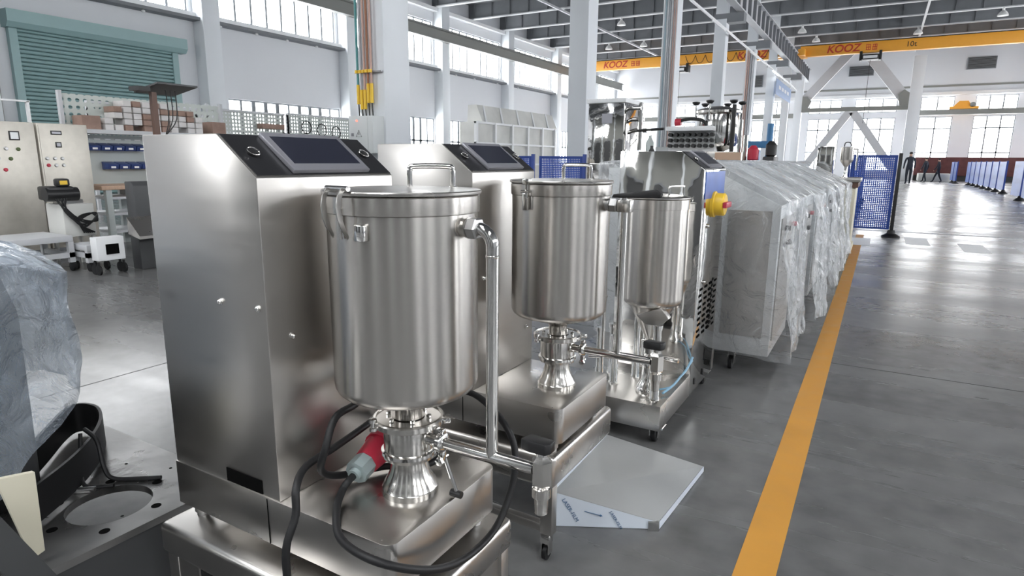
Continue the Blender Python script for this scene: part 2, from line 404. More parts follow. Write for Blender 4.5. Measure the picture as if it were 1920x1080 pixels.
# shutter door on the left wall
d = sthing('door_1', (XL, 11, 0))
b = MB(); z = 0.0
while z < 4.62: b.prism([(XL+.03, z), (XL+.10, z+.02), (XL+.12, z+.055), (XL+.10, z+.09), (XL+.03, z+.11)], 'y', 8.75, 13.15); z += .112
b.build('shutter_slats', 'shutter', d)
for y in (8.55, 13.15): MB().box(XL, XL+.16, y, y+.2, 0, 4.62).build('guide_rail', 'shutter', d)
MB().prism([(XL, 4.55), (XL+.30, 4.55), (XL+.42, 4.68), (XL+.42, 5.0), (XL, 5.0)], 'y', 8.45, 13.55).build('shutter_box', 'shutter', d)

# roof girders across both bays
for i in range(9):
    y = 27.6+3.37*i-3.37*1
    if y > 53: continue
    b = MB(); b.box(XL, XR, y-.012, y+.012, 8.86, ZR)
    x = XL+.4
    while x < XR: b.box(x-.012, x+.012, y-.09, y+.09, 8.86, ZR); x += 1.15
    g = struct(b.build('trim_%d' % (40+i), 'girder')); MB().box(XL, XR, y-.11, y+.11, 8.80, 8.86).build('bottom_flange', 'girderl', g)
for i in range(11):
    y = -9.5+3.37*i
    if y > 23.5: continue
    b = MB(); b.box(XL, XR, y-.012, y+.012, 8.86, ZR); g = struct(b.build('trim_%d' % (60+i), 'girder')); MB().box(XL, XR, y-.11, y+.11, 8.80, 8.86).build('bottom_flange', 'girderl', g)
# longitudinal ties
trim(MB().box(1.05, 1.15, 24, 53, 8.66, 8.78), 'girderl')
trim(MB().box(-15.1, -15.0, 20, 53, 8.62, 8.72), 'girderl')
# ---- column row between the bays
CY = [6.79+6.8*i for i in range(7)]
names = ['white column nearest the camera, coloured conduits running down it', 'plain white column behind the second machine', 'white column with pipes left of the knobbed vessel',
         'white column just right of the knobbed vessel', 'slim white column left of the hanging banner', 'white column beside the blue grey banner', 'farthest white column of the row by the end wall']
for i, y in enumerate(CY):
    t = thing('column', (-6.23, y+.27, 0), names[i], 'column', None)
    MB().box(-6.46, -6.0, y, y+.54, 0, 6.75 if i > 1 else ZR, .008).build('shaft', 'column', t)
    if i > 1:
        MB().box(-6.5, -5.35, y+.02, y+.52, 6.60, 6.95).build('bracket', 'girder', t)
        MB().box(-6.46, -6.0, y+.1, y+.44, 6.95, ZR).build('upper_shaft', 'column', t)
# crane runway girders
def runway(x, y0, y1, z0, z1, label, side, m='girderl', stiff=True):
    t = thing('crane_runway', (x, (y0+y1)/2, z0), label, 'crane runway')
    b = MB().box(x-.01, x+.01, y0, y1, z0+.05, z1-.03); b.box(x-.14, x+.14, y0, y1, z0, z0+.05); b.box(x-.17, x+.17, y0, y1, z1-.03, z1)
    b.build('girder', m, t)
    if stiff:
        y = y0+.6
        while y < y1: MB().box(x+.01, x+.14, y-.06, y+.06, z0+.06, z1-.04).build('stiffener_plate', 'girder', t); y += 1.13
    MB().box(x-.04, x+.04, y0, y1, z1, z1+.08).build('rail', 'beamgrey', t)
runway(-5.52, 18, 53.5, 7.0, 7.95, 'dark ribbed crane runway along the column row under the roof', 1)
runway(-20.25, 0, 53.5, 7.08, 7.62, 'grey crane runway girder crossing the upper windows of the left wall', 1, 'beamgrey', False)
# conduit tray with tube lights along the column row
t = thing('lighting_trunking', (-5.8, 35, 6.1), 'thin white trunking with tube lights along the column row', 'light')
MB().box(-5.83, -5.77, 14, 53, 6.12, 6.19).build('trunking', 'white', t)
for y in (24, 31.5, 38.5): MB().box(-5.82, -5.78, y, y+2.2, 6.07, 6.12).build('light_tube', 'glow' if y > 38 else 'white', t)
for k, y in enumerate((10.5, 12.5, 15.8, 17.6, 19.4, 27, 30, 33, 36)):
    pass
lt = thing('wall_light', (XL+.35, 12.2, 5.62), 'small white lamp under the ledge of the left wall', 'lamp', 'small lamps along the left wall ledge')
MB().sphere((XL+.35, 12.2, 5.64), .06, (1, 1, .7), 12).build('lamp_shade', 'white', lt); MB().cyl((XL+.35, 12.2, 5.62), (XL+.35, 12.2, 5.71), .015, 8).build('stem', 'beamgrey', lt)
for y in (14.9, 16.4, 17.8, 19.3, 23.2, 27.6, 29.2, 31, 33.5, 36): copy_tree(lt, (XL+.35, y, 5.62))
# ---- overhead cranes
def crane(y, x0, x1, z0, z1, label, logos, hoist_x, num=None):
    t = thing('overhead_crane', ((x0+x1)/2, y, z0), label, 'crane')
    MB().box(x0, x1, y-.2, y+.2, z0, z1, .01).build('girder', 'orange', t)
    MB().box(x0, x1, y-.24, y+.24, z1, z1+.05).build('walkway_rail', 'blackpaint', t)
    for x in (x0+.15, x1-.15): MB().box(x-.2, x+.2, y-.9, y+.9, z0+.02, z0+.4, .02).build('end_carriage', 'orange', t)
    for lx, s_ in logos:
        mt = Matrix.Translation((lx, y-.205, (z0+z1)/2)) @ Matrix.Rotation(R(90), 4, 'X')
        text_mesh('KOOZ', .50*s_, .003, mt, 'lettering', 'lettering', t, .2)
        b = MB(); cx = lx+1.0*s_
        for q in range(2):
            for z in (-.12, 0, .12): b.box(cx+q*.34, cx+q*.34+.26, y-.208, y-.2, (z0+z1)/2+z*s_-.02, (z0+z1)/2+z*s_+.02)
            for xx in (.02, .13, .22): b.box(cx+q*.34+xx, cx+q*.34+xx+.035, y-.2075, y-.2, (z0+z1)/2-.13*s_, (z0+z1)/2+.13*s_)
        b.build('logo_characters', 'lettering', t)
    if num:
        text_mesh(num[0], .42, .003, Matrix.Translation((num[1], y-.205, (z0+z1)/2)) @ Matrix.Rotation(R(90), 4, 'X'), 'capacity_mark', 'blackpaint', t)
    b = MB(); hx = hoist_x
    b.box(hx-.45, hx+.45, y-.42, y+.42, z0-.42, z0-.12, .03); b.box(hx-.6, hx-.45, y-.3, y+.3, z0-.45, z0+.1, .02); b.box(hx+.45, hx+.6, y-.3, y+.3, z0-.45, z0+.1, .02)
    h = b.build('hoist', 'blackpaint', t); MB().box(hx-.38, hx+.38, y-.44, y-.40, z0-.36, z0-.2).build('hoist_drum', 'white', h)
    MB().cyl((hx, y, z0-.42), (hx, y, z0-4.2), .012, 6).build('hoist_rope', 'blackpaint', h)
    return t
cl = crane(42, -19.3, -5.75, 7.2, 7.82, 'orange overhead crane beam spanning the left bay', [(-16.4, 1.15), (-7.6, 1.15)], -12.0)
b = MB()
for k in range(9):
    xa = -11.6+k*.62
    b.tube([(xa, 41.72, 7.72), (xa+.15, 41.7, 7.35), (xa+.31, 41.7, 7.25), (xa+.47, 41.7, 7.35), (xa+.62, 41.72, 7.72)], .018, 6, 3)
b.build('festoon_cable', 'blackpaint', cl)
cr = crane(46, -5.35, 15.6, 7.78, 8.42, 'orange overhead crane beam marked ten tonnes over the wide aisle', [(-2.9, 1.25), (6.9, 1.25)], -1.35, ('10t', .72))
# ---- lamps under the roof
lamp = thing('high_bay_lamp', (-4.8, 41.08, 8.4), 'white high bay lamp dome hanging under the roof', 'lamp', 'high bay lamps under the roof')
MB().lathe([(.24, 8.42), (.22, 8.5), (.14, 8.62), (.06, 8.68), (.06, 8.78)], (-4.8, 41.08, 0), 20).build('lamp_dome', 'lamp', lamp)
MB().cyl((-4.8, 41.08, 8.76), (-4.8, 41.08, 8.80), .03, 8).build('hook', 'beamgrey', lamp)
for p in ((-4.35, 44.45, 8.4), (.95, 44.45, 8.4), (-13.2, 34.34, 8.4), (-14.2, 41.08, 8.4), (-16.6, 41.08, 8.4), (4.4, 41.08, 8.4)): copy_tree(lamp, p)
# ---- end wall details
def hexa(name, x0, x1, z0, z1, label):
    t = thing(name, ((x0+x1)/2, YE-.1, z0), label, 'vent')
    MB().box(x0, x1, YE-.1, YE, z0, z1).build('frame', 'frame', t)
    b = MB(); z = z0+.06
    while z < z1-.05: b.box(x0+.05, x1-.05, YE-.14, YE-.1, z, z+.03); z += .08
    b.build('louvres', 'blackpaint', t)
hexa('wall_vent', -2.85, -1.25, 7.35, 8.05, 'dark louvred vent on the end wall left of the tall column')
hexa('wall_vent', 4.25, 5.85, 7.42, 8.2, 'dark louvred vent high on the end wall at right')
hexa('wall_vent', -10.2, -8.8, 6.9, 7.8, 'dark louvred vent on the end wall seen between the columns')
trim(MB().box(1.05, 1.75, 50, 50.5, 0, 8.0, .01), 'column')
trim(MB().box(-5.9, -5.4, 50, 50.5, 0, 7.0, .01), 'column')
trim(MB().box(9.2, 9.7, 50, 50.5, 0, 8.8, .01), 'column')
t = thing('cross_bracing', (-2.25, 50.2, 0), 'large white diagonal bracing frame before the end windows', 'bracing')
def brace(p, q, wd=.3):
    p = Vector((p[0], 50.2, p[1])); q = Vector((q[0], 50.2, q[1])); d = (q-p).normalized(); n = Vector((d.z, 0, -d.x))*wd/2; b = MB()
    vs = [(v.x, v.z) for v in (p+n, q+n, q-n, p-n)]; b.prism(vs, 'y', 50.1, 50.3); b.build('diagonal', 'girderl', t)
brace((-2.5, 8.75), (-5.4, 5.3), .6); brace((-1.9, 8.75), (1.0, 5.1), .7); brace((-2.35, 4.6), (-5.2, .3), .5); brace((-2.15, 4.6), (.9, .3), .5)
MB().box(-5.4, 1.05, 50.05, 50.35, 4.62, 4.9).build('cross_beam', 'beamgrey', t)
MB().prism([(.55, 4.9), (1.05, 4.9), (1.05, 5.7), (.75, 5.9), (.4, 5.6)], 'y', 50.0, 50.4).build('gusset', 'beamgrey', t)
MB().prism([(-5.4, 4.9), (-5.4, 5.7), (-5.1, 5.7), (-4.8, 5.35), (-5.0, 4.9)], 'y', 50.0, 50.4).build('gusset', 'beamgrey', t)
trim(MB().box(1.5, XR, 52.4, 52.7, 4.38, 4.72), 'beamgrey')
trim(MB().box(-20, -5.9, 52.4, 52.7, 4.38, 4.72), 'beamgrey')
t = thing('crane_trolley', (4.3, 52.5, 4.74), 'small orange crane trolley on the low grey beam at the end', 'crane trolley')
MB().box(3.5, 5.1, 52.3, 52.8, 4.74, 4.9).build('carriage', 'orange', t)
MB().prism([(3.7, 4.9), (4.0, 5.25), (4.5, 5.25), (4.7, 4.9)], 'y', 52.35, 52.75).build('motor_cover', 'orange', t); MB().cyl((4.75, 52.3, 5.0), (4.75, 52.8, 5.0), .16, 14).build('drum', 'beamgrey', t)
t = thing('banner', (-5.7, 42.5, 4.9), 'blue grey company banner hanging between the far columns', 'banner')
MB().box(-5.71, -5.69, 39.4, 46.0, 4.95, 5.8).build('banner_sheet', 'banner', t)
b = MB()
for k in range(4): b.box(-5.69, -5.685, 40.5+k*1.2, 41.3+k*1.2, 5.32, 5.52)
b.build('banner_writing', 'girderl', t)
# ---- floor markings
tag(MB().box(-.241, -.133, 1.0, 11.6, 0, .0012).build('floor_tape', 'tape'), 'worn orange line taped along the aisle floor', 'floor marking')
def joint(x0, x1, y0, y1): 
    return MB().box(x0, x1, y0, y1, 0, .0006)
b = MB()
for y in (3.95, 10.8, 17.6, 24.4): b.box(-20, 15, y-.003, y+.003, 0, .0008)
b.box(3.2, 3.206, 0, 50, 0, .0009); b.box(-3.4, -3.394, 0, 50, 0, .0009)
trim(b, 'darksteel')
trim(MB().box(-.8, 9, 12.4, 12.55, 0, .001), 'girderl')
wt = tag(MB().box(.42, .72, 10.6, 11.6, 0, .0015).build('floor_marking', 'white'), 'white square painted on the aisle floor by the blue fence', 'floor marking', 'white squares across the aisle floor')
for x, y in ((1.22, 10.6), (1.88, 10.6), (2.54, 10.6), (-.18, 10.6)):
    c = wt.copy(); col.objects.link(c); c.location = (x, y, 0)

# ================================================================ MAIN MACHINES
def slanted_cabinet(root, x0, x1, y0, y1, z0, zt, m, screen=True):
    """x1 is the front face; slanted head towards the front."""
    MB().prism([(x0, z0), (x1, z0), (x1, zt-.079), (x1-.105, zt), (x0, zt)], 'y', y0, y1, .0022).build('cabinet', m, root)
    P = Vector((x1-.105, 0, zt)); Q = Vector((x1, 0, zt-.079)); d = (Q-P); L_ = d.length; d.normalize(); n = Vector((-d.z, 0, d.x)); n = n if n.z > 0 else -n
    def sl(u0, u1, ya, yb, h0, h1, bev=0):
        b = MB(); pts = []
        for u, h in ((u0, h0), (u1, h0), (u1, h1), (u0, h1)):
            p = P+d*u+n*h; pts.append((p.x, p.z))
        b.prism(pts, 'y', ya, yb, bev); return b
    W = y1-y0
    pn = sl(.004, L_-.004, y0+.004, y1-.004, .0, .0025).build('control_panel', 'blackplate', root)
    if screen:
        ya, yb = y0+W*.235, y1-W*.20
        s = sl(.006, L_-.006, ya, yb, .0025, .012, .002).build('touch_screen', 'bezel', root)
        sl(.020, L_-.026, ya+.014, yb-.014, .0118, .0126).build('display', 'screen', s)
        for yy in (y0+W*.10, y1-W*.10):
            c = P+d*(L_*.48)+n*.0025; c.y = yy; e = c+n*.006
            bt = MB().cyl(c, e, .0125, 24).build('push_button', 'blackplastic', root)
            b = MB(); ring = []
            for k in range(24):
                a = 2*math.pi*k/24; ring.append(e+d*math.cos(a)*.0115+Vector((0, 1, 0))*math.sin(a)*.0115)
            b.tube(ring, .0012, 6, closed=True); b.build('button_ring', 'polish', bt)
    return P, d, n, L_

def dome_bolt(root, c, axis, r=.0065, name='bolt'):
    b = MB(); p = Vector(c); a = Vector(axis)
    b.cyl(p-a*.001, p+a*.003, r, 14); b.sphere(p+a*.004, r*.8, seg=12); return b.build(name, 'polish', root)

def tri_clamp(root, c, axis, r, name='pipe_clamp'):
    """clamp ring round a pipe along X or Z"""
    c = Vector(c); b = MB()
    if axis == 'X':
        b.lathe([(r*.7, -.009), (r, -.007), (r*1.15, -.004), (r*1.15, .004), (r, .007), (r*.7, .009)], c, 24, 'X')
        b.box(c.x-.006, c.x+.006, c.y-.006, c.y+.006, c.z-r-.022, c.z-r+.002, .001); b.box(c.x-.006, c.x+.006, c.y-.006, c.y+.006, c.z+r-.002, c.z+r+.010, .001)
        o = b.build(name, 'polish', root)
        MB().cyl((c.x, c.y-.014, c.z-r-.017), (c.x, c.y+.018, c.z-r-.017), .003, 8).build('clamp_bolt', 'polish', o)
        MB().lathe([(.004, -.004), (.009, -.003), (.009, .003), (.004, .004)], (c.x+.004, c.y-.014, c.z-r-.017), 6, 'Y').build('wing_nut', 'polish', o)
    return o

def body_profile(R0, ztop, zbot, zc, rn):
    return [(R0-.002, ztop), (R0, ztop-.001), (R0, zbot+.018), (R0-.001, zbot+.010), (R0-.005, zbot+.002), (R0-.012, zbot-.004), (rn+.012, zc+.010), (rn+.003, zc+.004), (rn, zc-.002), (rn, .6418), (rn+.006, .6415)]

def machine(ox, oy, label, variant):
    X = lambda x: x+ox
    Y = lambda y: y+oy
    t = thing('filling_machine', (X(-1.0), Y(.92), .335), label, 'machine')
    slanted_cabinet(t, X(-1.31), X(-.965), Y(.744), Y(1.108), .475, 1.193, 'panel')
    MB().box(X(-1.128), X(-1.015), Y(.7425), Y(.744), .478, .508).build('cable_slot', 'dark', t)
    for c, a in (((X(-1.097), Y(.744), .871), (0, -1, 0)), ((X(-.985), Y(.744), .871), (0, -1, 0)), ((X(-.965), Y(.800), .807), (1, 0, 0)), ((X(-.965), Y(1.06), .60), (1, 0, 0))): dome_bolt(t, c, a)
    MB().box(X(-1.003), X(-1.001), Y(.7412), Y(.742), .372, .473).build('plinth_seam', 'dark', t)
    # plinth: sheet steel with rounded vertical front corners
    r = .024; x1 = X(-.676); y0 = Y(.742); y1 = Y(1.10); x0 = X(-1.312); pts = [(x0, y0)]
    pts += [(x1-r+r*math.cos(a), y0+r+r*math.sin(a)) for a in [R(-90+k*15) for k in range(7)]]
    pts += [(x1-r+r*math.cos(a), y1-r+r*math.sin(a)) for a in [R(k*15) for k in range(7)]]
    pts += [(x0, y1)]
    MB().prism(pts, 'z', .372, .475, .0012).build('plinth', 'deck', t, ang=40)
    for fx in (-1.28, -.715):
        for fy in (.775, 1.07):
            MB().lathe([(.013, .335), (.013, .343), (.017, .346), (.017, .368), (.012, .373)], (X(fx), Y(fy), 0), 16).build('foot', 'cast', t)
    cx, cy = X(-.775), Y(.918)
    # pedestal
    ped = MB().lathe([(.0575, .4752), (.0575, .488), (.056, .4895), (.054, .497), (.047, .508), (.041, .522), (.0375, .540), (.038, .553), (.0535, .556), (.0545, .566), (.0515, .569), (.0515, .628), (.050, .631)], (cx, cy, 0), 56).build('pedestal', 'turned', t)
    MB().lathe([(.0535, .562), (.0570, .564), (.0570, .571), (.0515, .573)], (cx, cy, 0), 48).build('joint_ring', 'polish', ped)
    cp = MB().lathe([(.0515, .626), (.070, .627), (.0725, .629), (.0725, .639), (.070, .6415), (.0655, .642), (.065, .639), (.030, .6395)], (cx, cy, 0), 56).build('flange_clamp', 'turned', t)
    a = R(-118)
    ex, ey = cx+.075*math.cos(a), cy+.075*math.sin(a)
    MB().lathe([(.004, .622), (.008, .624), (.008, .630), (.005, .631), (.005, .640), (.008, .641), (.008, .648), (.004, .650)], (ex, ey, 0), 14).build('clamp_bolt', 'polish', cp)
    MB().box(cx+.062, cx+.084, cy+.022, cy+.030, .630, .641, .002, rot=('Z', R(35))).build('clamp_lug', 'polish', cp)
    for k in range(6):
        aa = R(20+60*k); MB().lathe([(.005, .6405), (.005, .646), (.003, .647)], (cx+.043*math.cos(aa), cy+.043*math.sin(aa), 0), 10).build('flange_screw', 'polish', cp)
    # tank
    tk = MB().lathe(body_profile(.141, 1.054, .708, .666, .027), (cx, cy, 0), 96).build('tank', 'tank', t)
    MB().lathe([(.1405, 1.0535), (.1445, 1.0545), (.1450, 1.057), (.1450, 1.084), (.143, 1.086)], (cx, cy, 0), 96).build('rim_band', 'tank', tk)
    lid = MB().lathe([(.143, 1.0872), (.1480, 1.0878), (.1485, 1.0895), (.1485, 1.0925), (.1470, 1.0945), (.10, 1.0965), (.0, 1.0985)][:-1]+[(.01, 1.0985)], (cx, cy, 0), 96).build('lid', 'deck', t)
    hx, hy = cx+.02, cy+.063; dv = Vector((.031, .028, 0)); c0 = Vector((hx, hy, 1.096))
    pts = [c0-dv, c0-dv+Vector((0, 0, .026)), c0-dv*.97+Vector((0, 0, .034)), c0-dv*.8+Vector((0, 0, .040)), c0+dv*.8+Vector((0, 0, .040)), c0+dv*.97+Vector((0, 0, .034)), c0+dv+Vector((0, 0, .026)), c0+dv]
    h = MB().tube(pts, .0052, 14, 4).build('lid_handle', 'polish', lid)
    for sgn in (-1, 1): MB().lathe([(.008, 1.0955), (.008, 1.0975), (.005, 1.0985)], (hx+sgn*dv.x, hy+sgn*dv.y, 0), 14).build('handle_washer', 'polish', h)
    def radial(az, rr, z): return Vector((cx+rr*math.cos(R(az)), cy+rr*math.sin(R(az)), z))
    if variant == 0:
        # toggle clamp: two curved straps hanging over the rim, joined by a cross rod
        az = -97
        out = Vector((math.cos(R(az)), math.sin(R(az)), 0)); tan = Vector((-out.y, out.x, 0)); c = radial(az, .141, 0)
        lt_ = None
        for sgn, dz in ((-1, 0), (1, 0)):
            b = MB(); base = c+tan*sgn*.020
            prof = [(.006, 1.103), (.016, 1.100), (.024, 1.088), (.028, 1.070), (.026, 1.050), (.020, 1.034), (.012, 1.022), (.006, 1.014)]
            b.strip([base+out*o_+Vector((0, 0, z_)) for o_, z_ in prof], tan*.0025+out*.0, .012) if False else b.prism([(0, 0)]*3, 'x', 0, 1) if False else None
            ring = []
            inner = [(.004, 1.098), (.012, 1.094), (.017, 1.082), (.019, 1.066), (.016, 1.048), (.010, 1.032), (.004, 1.018)]
            poly = prof+inner[::-1]
            A = [b.bm.verts.new(base+out*o_+tan*.0013+Vector((0, 0, z_))) for o_, z_ in poly]; B = [b.bm.verts.new(base+out*o_-tan*.0013+Vector((0, 0, z_))) for o_, z_ in poly]
            n = len(poly); np_ = len(prof); fs = []
            for i in range(np_-1):
                j = n-1-min(i, len(inner)-1); j2 = n-1-min(i+1, len(inner)-1)
                for V_ in (A, B):
                    q = [V_[i], V_[i+1], V_[j2]]+([V_[j]] if j != j2 else [])
                    try: fs.append(b.bm.faces.new(q))
                    except ValueError: pass
            for i in range(n):
                try: fs.append(b.bm.faces.new((A[i], A[(i+1) % n], B[(i+1) % n], B[i])))
                except ValueError: pass
            bmesh.ops.recalc_face_normals(b.bm, faces=b.bm.faces[:])
            o = b.build('latch_strap', 'deck', t)
        p0 = c+out*.008+Vector((0, 0, 1.100))
        MB().cyl(p0-tan*.029, p0+tan*.029, .0045, 14).build('latch_rod', 'polish', t)
        q0 = c+out*.006+Vector((0, 0, 1.035)); MB().cyl(q0-Vector((0, 0, .022)), q0+Vector((0, 0, .03)), .004, 12).build('latch_screw', 'polish', t)
        ck = radial(-79, .145, 1.026); MB().box(ck.x-.011, ck.x+.011, ck.y-.007, ck.y+.005, 1.012, 1.040, .002).build('latch_catch', 'polish', t)
    else:
        az = -103; c = radial(az, .152, 0)
        b = MB().box(c.x-.008, c.x+.008, c.y-.006, c.y+.006, 1.016, 1.062, .002); b.cyl((c.x, c.y, 1.06), (c.x, c.y, 1.085), .003, 10); b.box(c.x-.010, c.x+.010, c.y-.004, c.y+.016, 1.084, 1.100, .002)
        b.cyl((c.x-.012, c.y-.004, 1.066), (c.x+.012, c.y-.004, 1.066), .004, 10)
        b.build('toggle_latch', 'polish', t)
    # recirculation pipe: hex union, elbow, down pipe
    px = cx+(.200 if variant == 0 else .192); zf = 1.030
    MB().lathe([(.0165, -.0), (.0165, .008), (.0185, .009), (.0185, .012), (.015, .013)], (cx+.139, cy, zf), 24, 'X').build('tank_socket', 'cast' if variant else 'turned', t)
    MB().lathe([(.018, .0), (.0205, .002), (.0205, .018), (.018, .021), (.013, .022)], (cx+.152, cy, zf), 6, 'X').build('hex_union', 'cast', t)
    if variant == 0:
        pts = [Vector((cx+.170, cy, zf))]+[Vector((px-.030+.030*math.sin(a), cy, zf-.030+.030*math.cos(a))) for a in [R(k*11.25) for k in range(9)]]+[Vector((px, cy, .604))]
        MB().tube(pts, .0115, 24).build('recirculation_pipe', 'polish', t)
        MB().lathe([(.0115, .985), (.0122, .984), (.0122, .981), (.0115, .980)], (px, cy, 0), 24).build('weld_ring', 'turned', t)
    else:
        MB().box(px-.018, px+.022, cy-.014, cy+.014, zf-.018, zf+.016, .003).build('valve_block', 'turned', t)
        MB().prism([(px-.035, zf+.020), (px-.030, zf+.030), (px+.088, zf+.046), (px+.104, zf+.034), (px+.10, zf+.024)], 'y', cy-.010, cy+.010, .002).build('valve_lever', 'blackplastic', t)
        MB().cyl((px, cy, zf+.014), (px, cy, zf+.024), .007, 12).build('lever_stem', 'cast', t)
        MB().cyl((px, cy, zf-.016), (px, cy, .604), .0095, 20).build('recirculation_pipe', 'polish', t)
    # outlet tube with clamp and ball valve
    zt = .602
    MB().cyl((cx+.049, cy, zt), (cx+.075, cy, zt), .0125, 20).build('outlet_stub', 'polish', t)
    tri_clamp(t, (cx+.083, cy, zt), 'X', .018)
    MB().cyl((cx+.088, cy, zt), (cx+.290, cy, zt), .0115, 20).build('outlet_pipe', 'polish', t)
    vx = cx+.306
    MB().lathe([(.012, .570), (.016, .573), (.0195, .578), (.0195, .622), (.015, .626), (.011, .632)], (vx, cy, 0), 6).build('ball_valve', 'turned', t, ang=25)
    MB().lathe([(.012, .519), (.0115, .521), (.0135, .550), (.0175, .552), (.0175, .570), (.013, .573)], (vx, cy, 0), 20).build('outlet_spout', 'turned', t)
    MB().lathe([(.012, .632), (.012, .640)], (vx, cy, 0), 16).build('valve_stem', 'polish', t)
    MB().prism([(vx-.038, cy-.012), (vx-.02, cy-.018), (vx+.014, cy-.018), (vx+.02, cy-.006), (vx+.02, cy+.012), (vx-.03, cy+.016)], 'z', .640, .661, .003).build('valve_handle', 'blackplastic', t)
    if variant == 0:
        MB().cyl((cx+.070, cy+.012, .590), (cx+.102, cy+.02, .492), .004, 8).build('lever_rod', 'polish', t)
        MB().cyl((cx+.09, cy+.02, .486), (cx+.115, cy+.02, .486), .0075, 12).build('lever_knob', 'blackplastic', t)
    return t
m1 = machine(0, 0, 'nearest stainless tank machine on the low table, black cable looped in front', 0)
m2 = machine(-.013, .712, 'second stainless tank machine, black lever on its side pipe', 1)
# power cable of the nearest machine
plug_c = Vector((-.868, .858, .514)); pd = Vector((.10, .42, .12)).normalized(); pd = Vector((-.10, .80, .18)).normalized()
pl = MB().cyl(plug_c-pd*.0, plug_c+pd*.034, .026, 8).cyl(plug_c-pd*.010, plug_c, .014, 12).build('cable_gland', 'greyplastic', m1)
MB().cyl(plug_c+pd*.034, plug_c+pd*.085, .027, 20, .033).cyl(plug_c+pd*.085, plug_c+pd*.115, .037, 20).build('power_plug', 'red', m1)
MB().tube([plug_c-pd*.01, plug_c-pd*.03, (-.864, .815, .497), (-.835, .770, .487), (-.775, .722, .470), (-.665, .700, .478), (-.630, .790, .420), (-.632, .905, .372), (-.630, 1.015, .375), (-.628, 1.078, .432), (-.633, 1.108, .509), (-.670, 1.122, .568), (-.78, 1.167, .60), (-.86, 1.15, .60), (-.90, 1.05, .63), (-.915, .96, .66), (-.90, .899, .645), (-.895, .835, .638), (-.885, .795, .588), (-.905, .80, .535), (-.915, .86, .495), (-.87, .95, .487), (-.80, 1.0, .487), (-.80, 1.05, .50), (-.93, 1.06, .52)], .0076, 12, 6).build('power_cable', 'rubber', m1)
MB().tube([(-.955, 1.02, .56), (-.925, .95, .570), (-.928, .86, .555), (-.925, .78, .548), (-.895, .728, .535), (-.882, .712, .490), (-.880, .685, .44), (-.878, .680, .37), (-.88, .680, .22), (-.90, .60, .06), (-.95, .50, .012), (-1.2, .35, .012)], .0076, 12, 6).build('supply_cable', 'rubber', m1)

def steel_table(x0, x1, y0, y1, zt, label, inset, th=.075):
    t = thing('steel_table', ((x0+x1)/2, (y0+y1)/2, 0), label, 'table')
    MB().box(x0, x1, y0, y1, zt-th, zt, .014, 3).build('tabletop', 'deck', t)
    for lx in (x0+.02, x1-.032):
        for ly in (y0+.01, y1-.042):
            lx = lx if (not inset or lx < x1-.1 or ly < y1-.1) else x1-.26
            MB().box(lx-.012, lx+.026, ly, ly+.032, .085, zt-th+.004, .002).build('leg', 'panel', t)
            c = MB(); cx, cy = lx+.004, ly+.015
            c.box(cx-.014, cx+.014, cy-.014, cy+.014, .055, .083, .002); c.box(cx-.013, cx-.010, cy-.012, cy+.012, .022, .058); c.box(cx+.010, cx+.013, cy-.012, cy+.012, .022, .058)
            k = c.build('caster', 'polish', t); MB().lathe([(.010, -.008), (.021, -.006), (.021, .006), (.010, .008)], (cx, cy, .021), 18, 'X').build('caster_wheel', 'rubber', k)
    for ly in (y0+.012, y1-.04): MB().box(x0+.03, x1-(.03 if ly < y0+.1 or not inset else .28), ly, ly+.026, .09, .116, .002).build('rail', 'panel', t)
    for lx in (x0+.012, x1-.040)[:1 if inset else 2]: MB().box(lx, lx+.026, y0+.03, y1-.03, .09, .116, .002).build('rail', 'panel', t)
    return t
t1 = steel_table(-1.335, -.652, .700, 1.135, .335, 'low brushed steel table carrying the nearest machine, at the bottom edge', False)
b = MB(); b.box(-1.31, -1.215, .712, .716, .118, .262); b.box(-1.125, -.68, .712, .716, .118, .262); b.box(-1.215, -1.125, .712, .716, .118, .175); b.build('side_panel', 'panel', t1)
MB().box(-.672, -.668, .74, 1.10, .20, .262).build('apron', 'panel', t1)
tb2 = steel_table(-1.335, -.700, 1.44, 1.885, .335, 'low steel table on castors carrying the second machine', True, .098)

# ---- third machine: mirror cabinet on wheeled base
t = thing('filling_machine', (-.9, 2.8, 0), 'wheeled machine with mirror cabinet, blue sticker and yellow rotary switch', 'machine')
slanted_cabinet(t, -1.05, -.662, 2.79, 3.22, .075, 1.193, 'mirror')
MB().box(-1.30, -.664, 2.335, 3.28, .072, .18, .002).build('base', 'deck', t)
for wx in (-1.24, -.70):
    for wy in (2.40, 3.20):
        c = MB(); c.prism([(wx-.035, wy), (wx+.035, wy), (wx+.012, wy)], 'z', .066, .072) if False else c.box(wx-.04, wx+.04, wy-.028, wy+.028, .066, .072)
        c.box(wx-.020, wx-.016, wy-.014, wy+.014, .02, .068); c.box(wx+.016, wx+.020, wy-.014, wy+.014, .02, .068); c.cyl((wx, wy, .05), (wx, wy, .068), .016, 14)
        k = c.build('caster', 'polish', t); MB().lathe([(.012, -.013), (.028, -.012), (.031, -.008), (.031, .008), (.028, .012), (.012, .013)], (wx, wy, .031), 22, 'X').build('caster_wheel', 'rubber', k)
cx, cy = -.768, 2.484
tk = MB().lathe([(.121, .986), (.123, .985), (.123, .60), (.121, .585), (.113, .572), (.095, .562), (.024, .425), (.02, .41)], (cx, cy, 0), 80).build('tank', 'tank', t)
MB().lathe([(.123, .962), (.1265, .963), (.1265, 1.000), (.124, 1.002)], (cx, cy, 0), 80).build('rim_band', 'tank', tk)
ld = MB().lathe([(.125, 1.0035), (.1295, 1.004), (.1295, 1.009), (.127, 1.011), (.09, 1.017), (.01, 1.022)], (cx, cy, 0), 80).build('lid', 'deck', t)
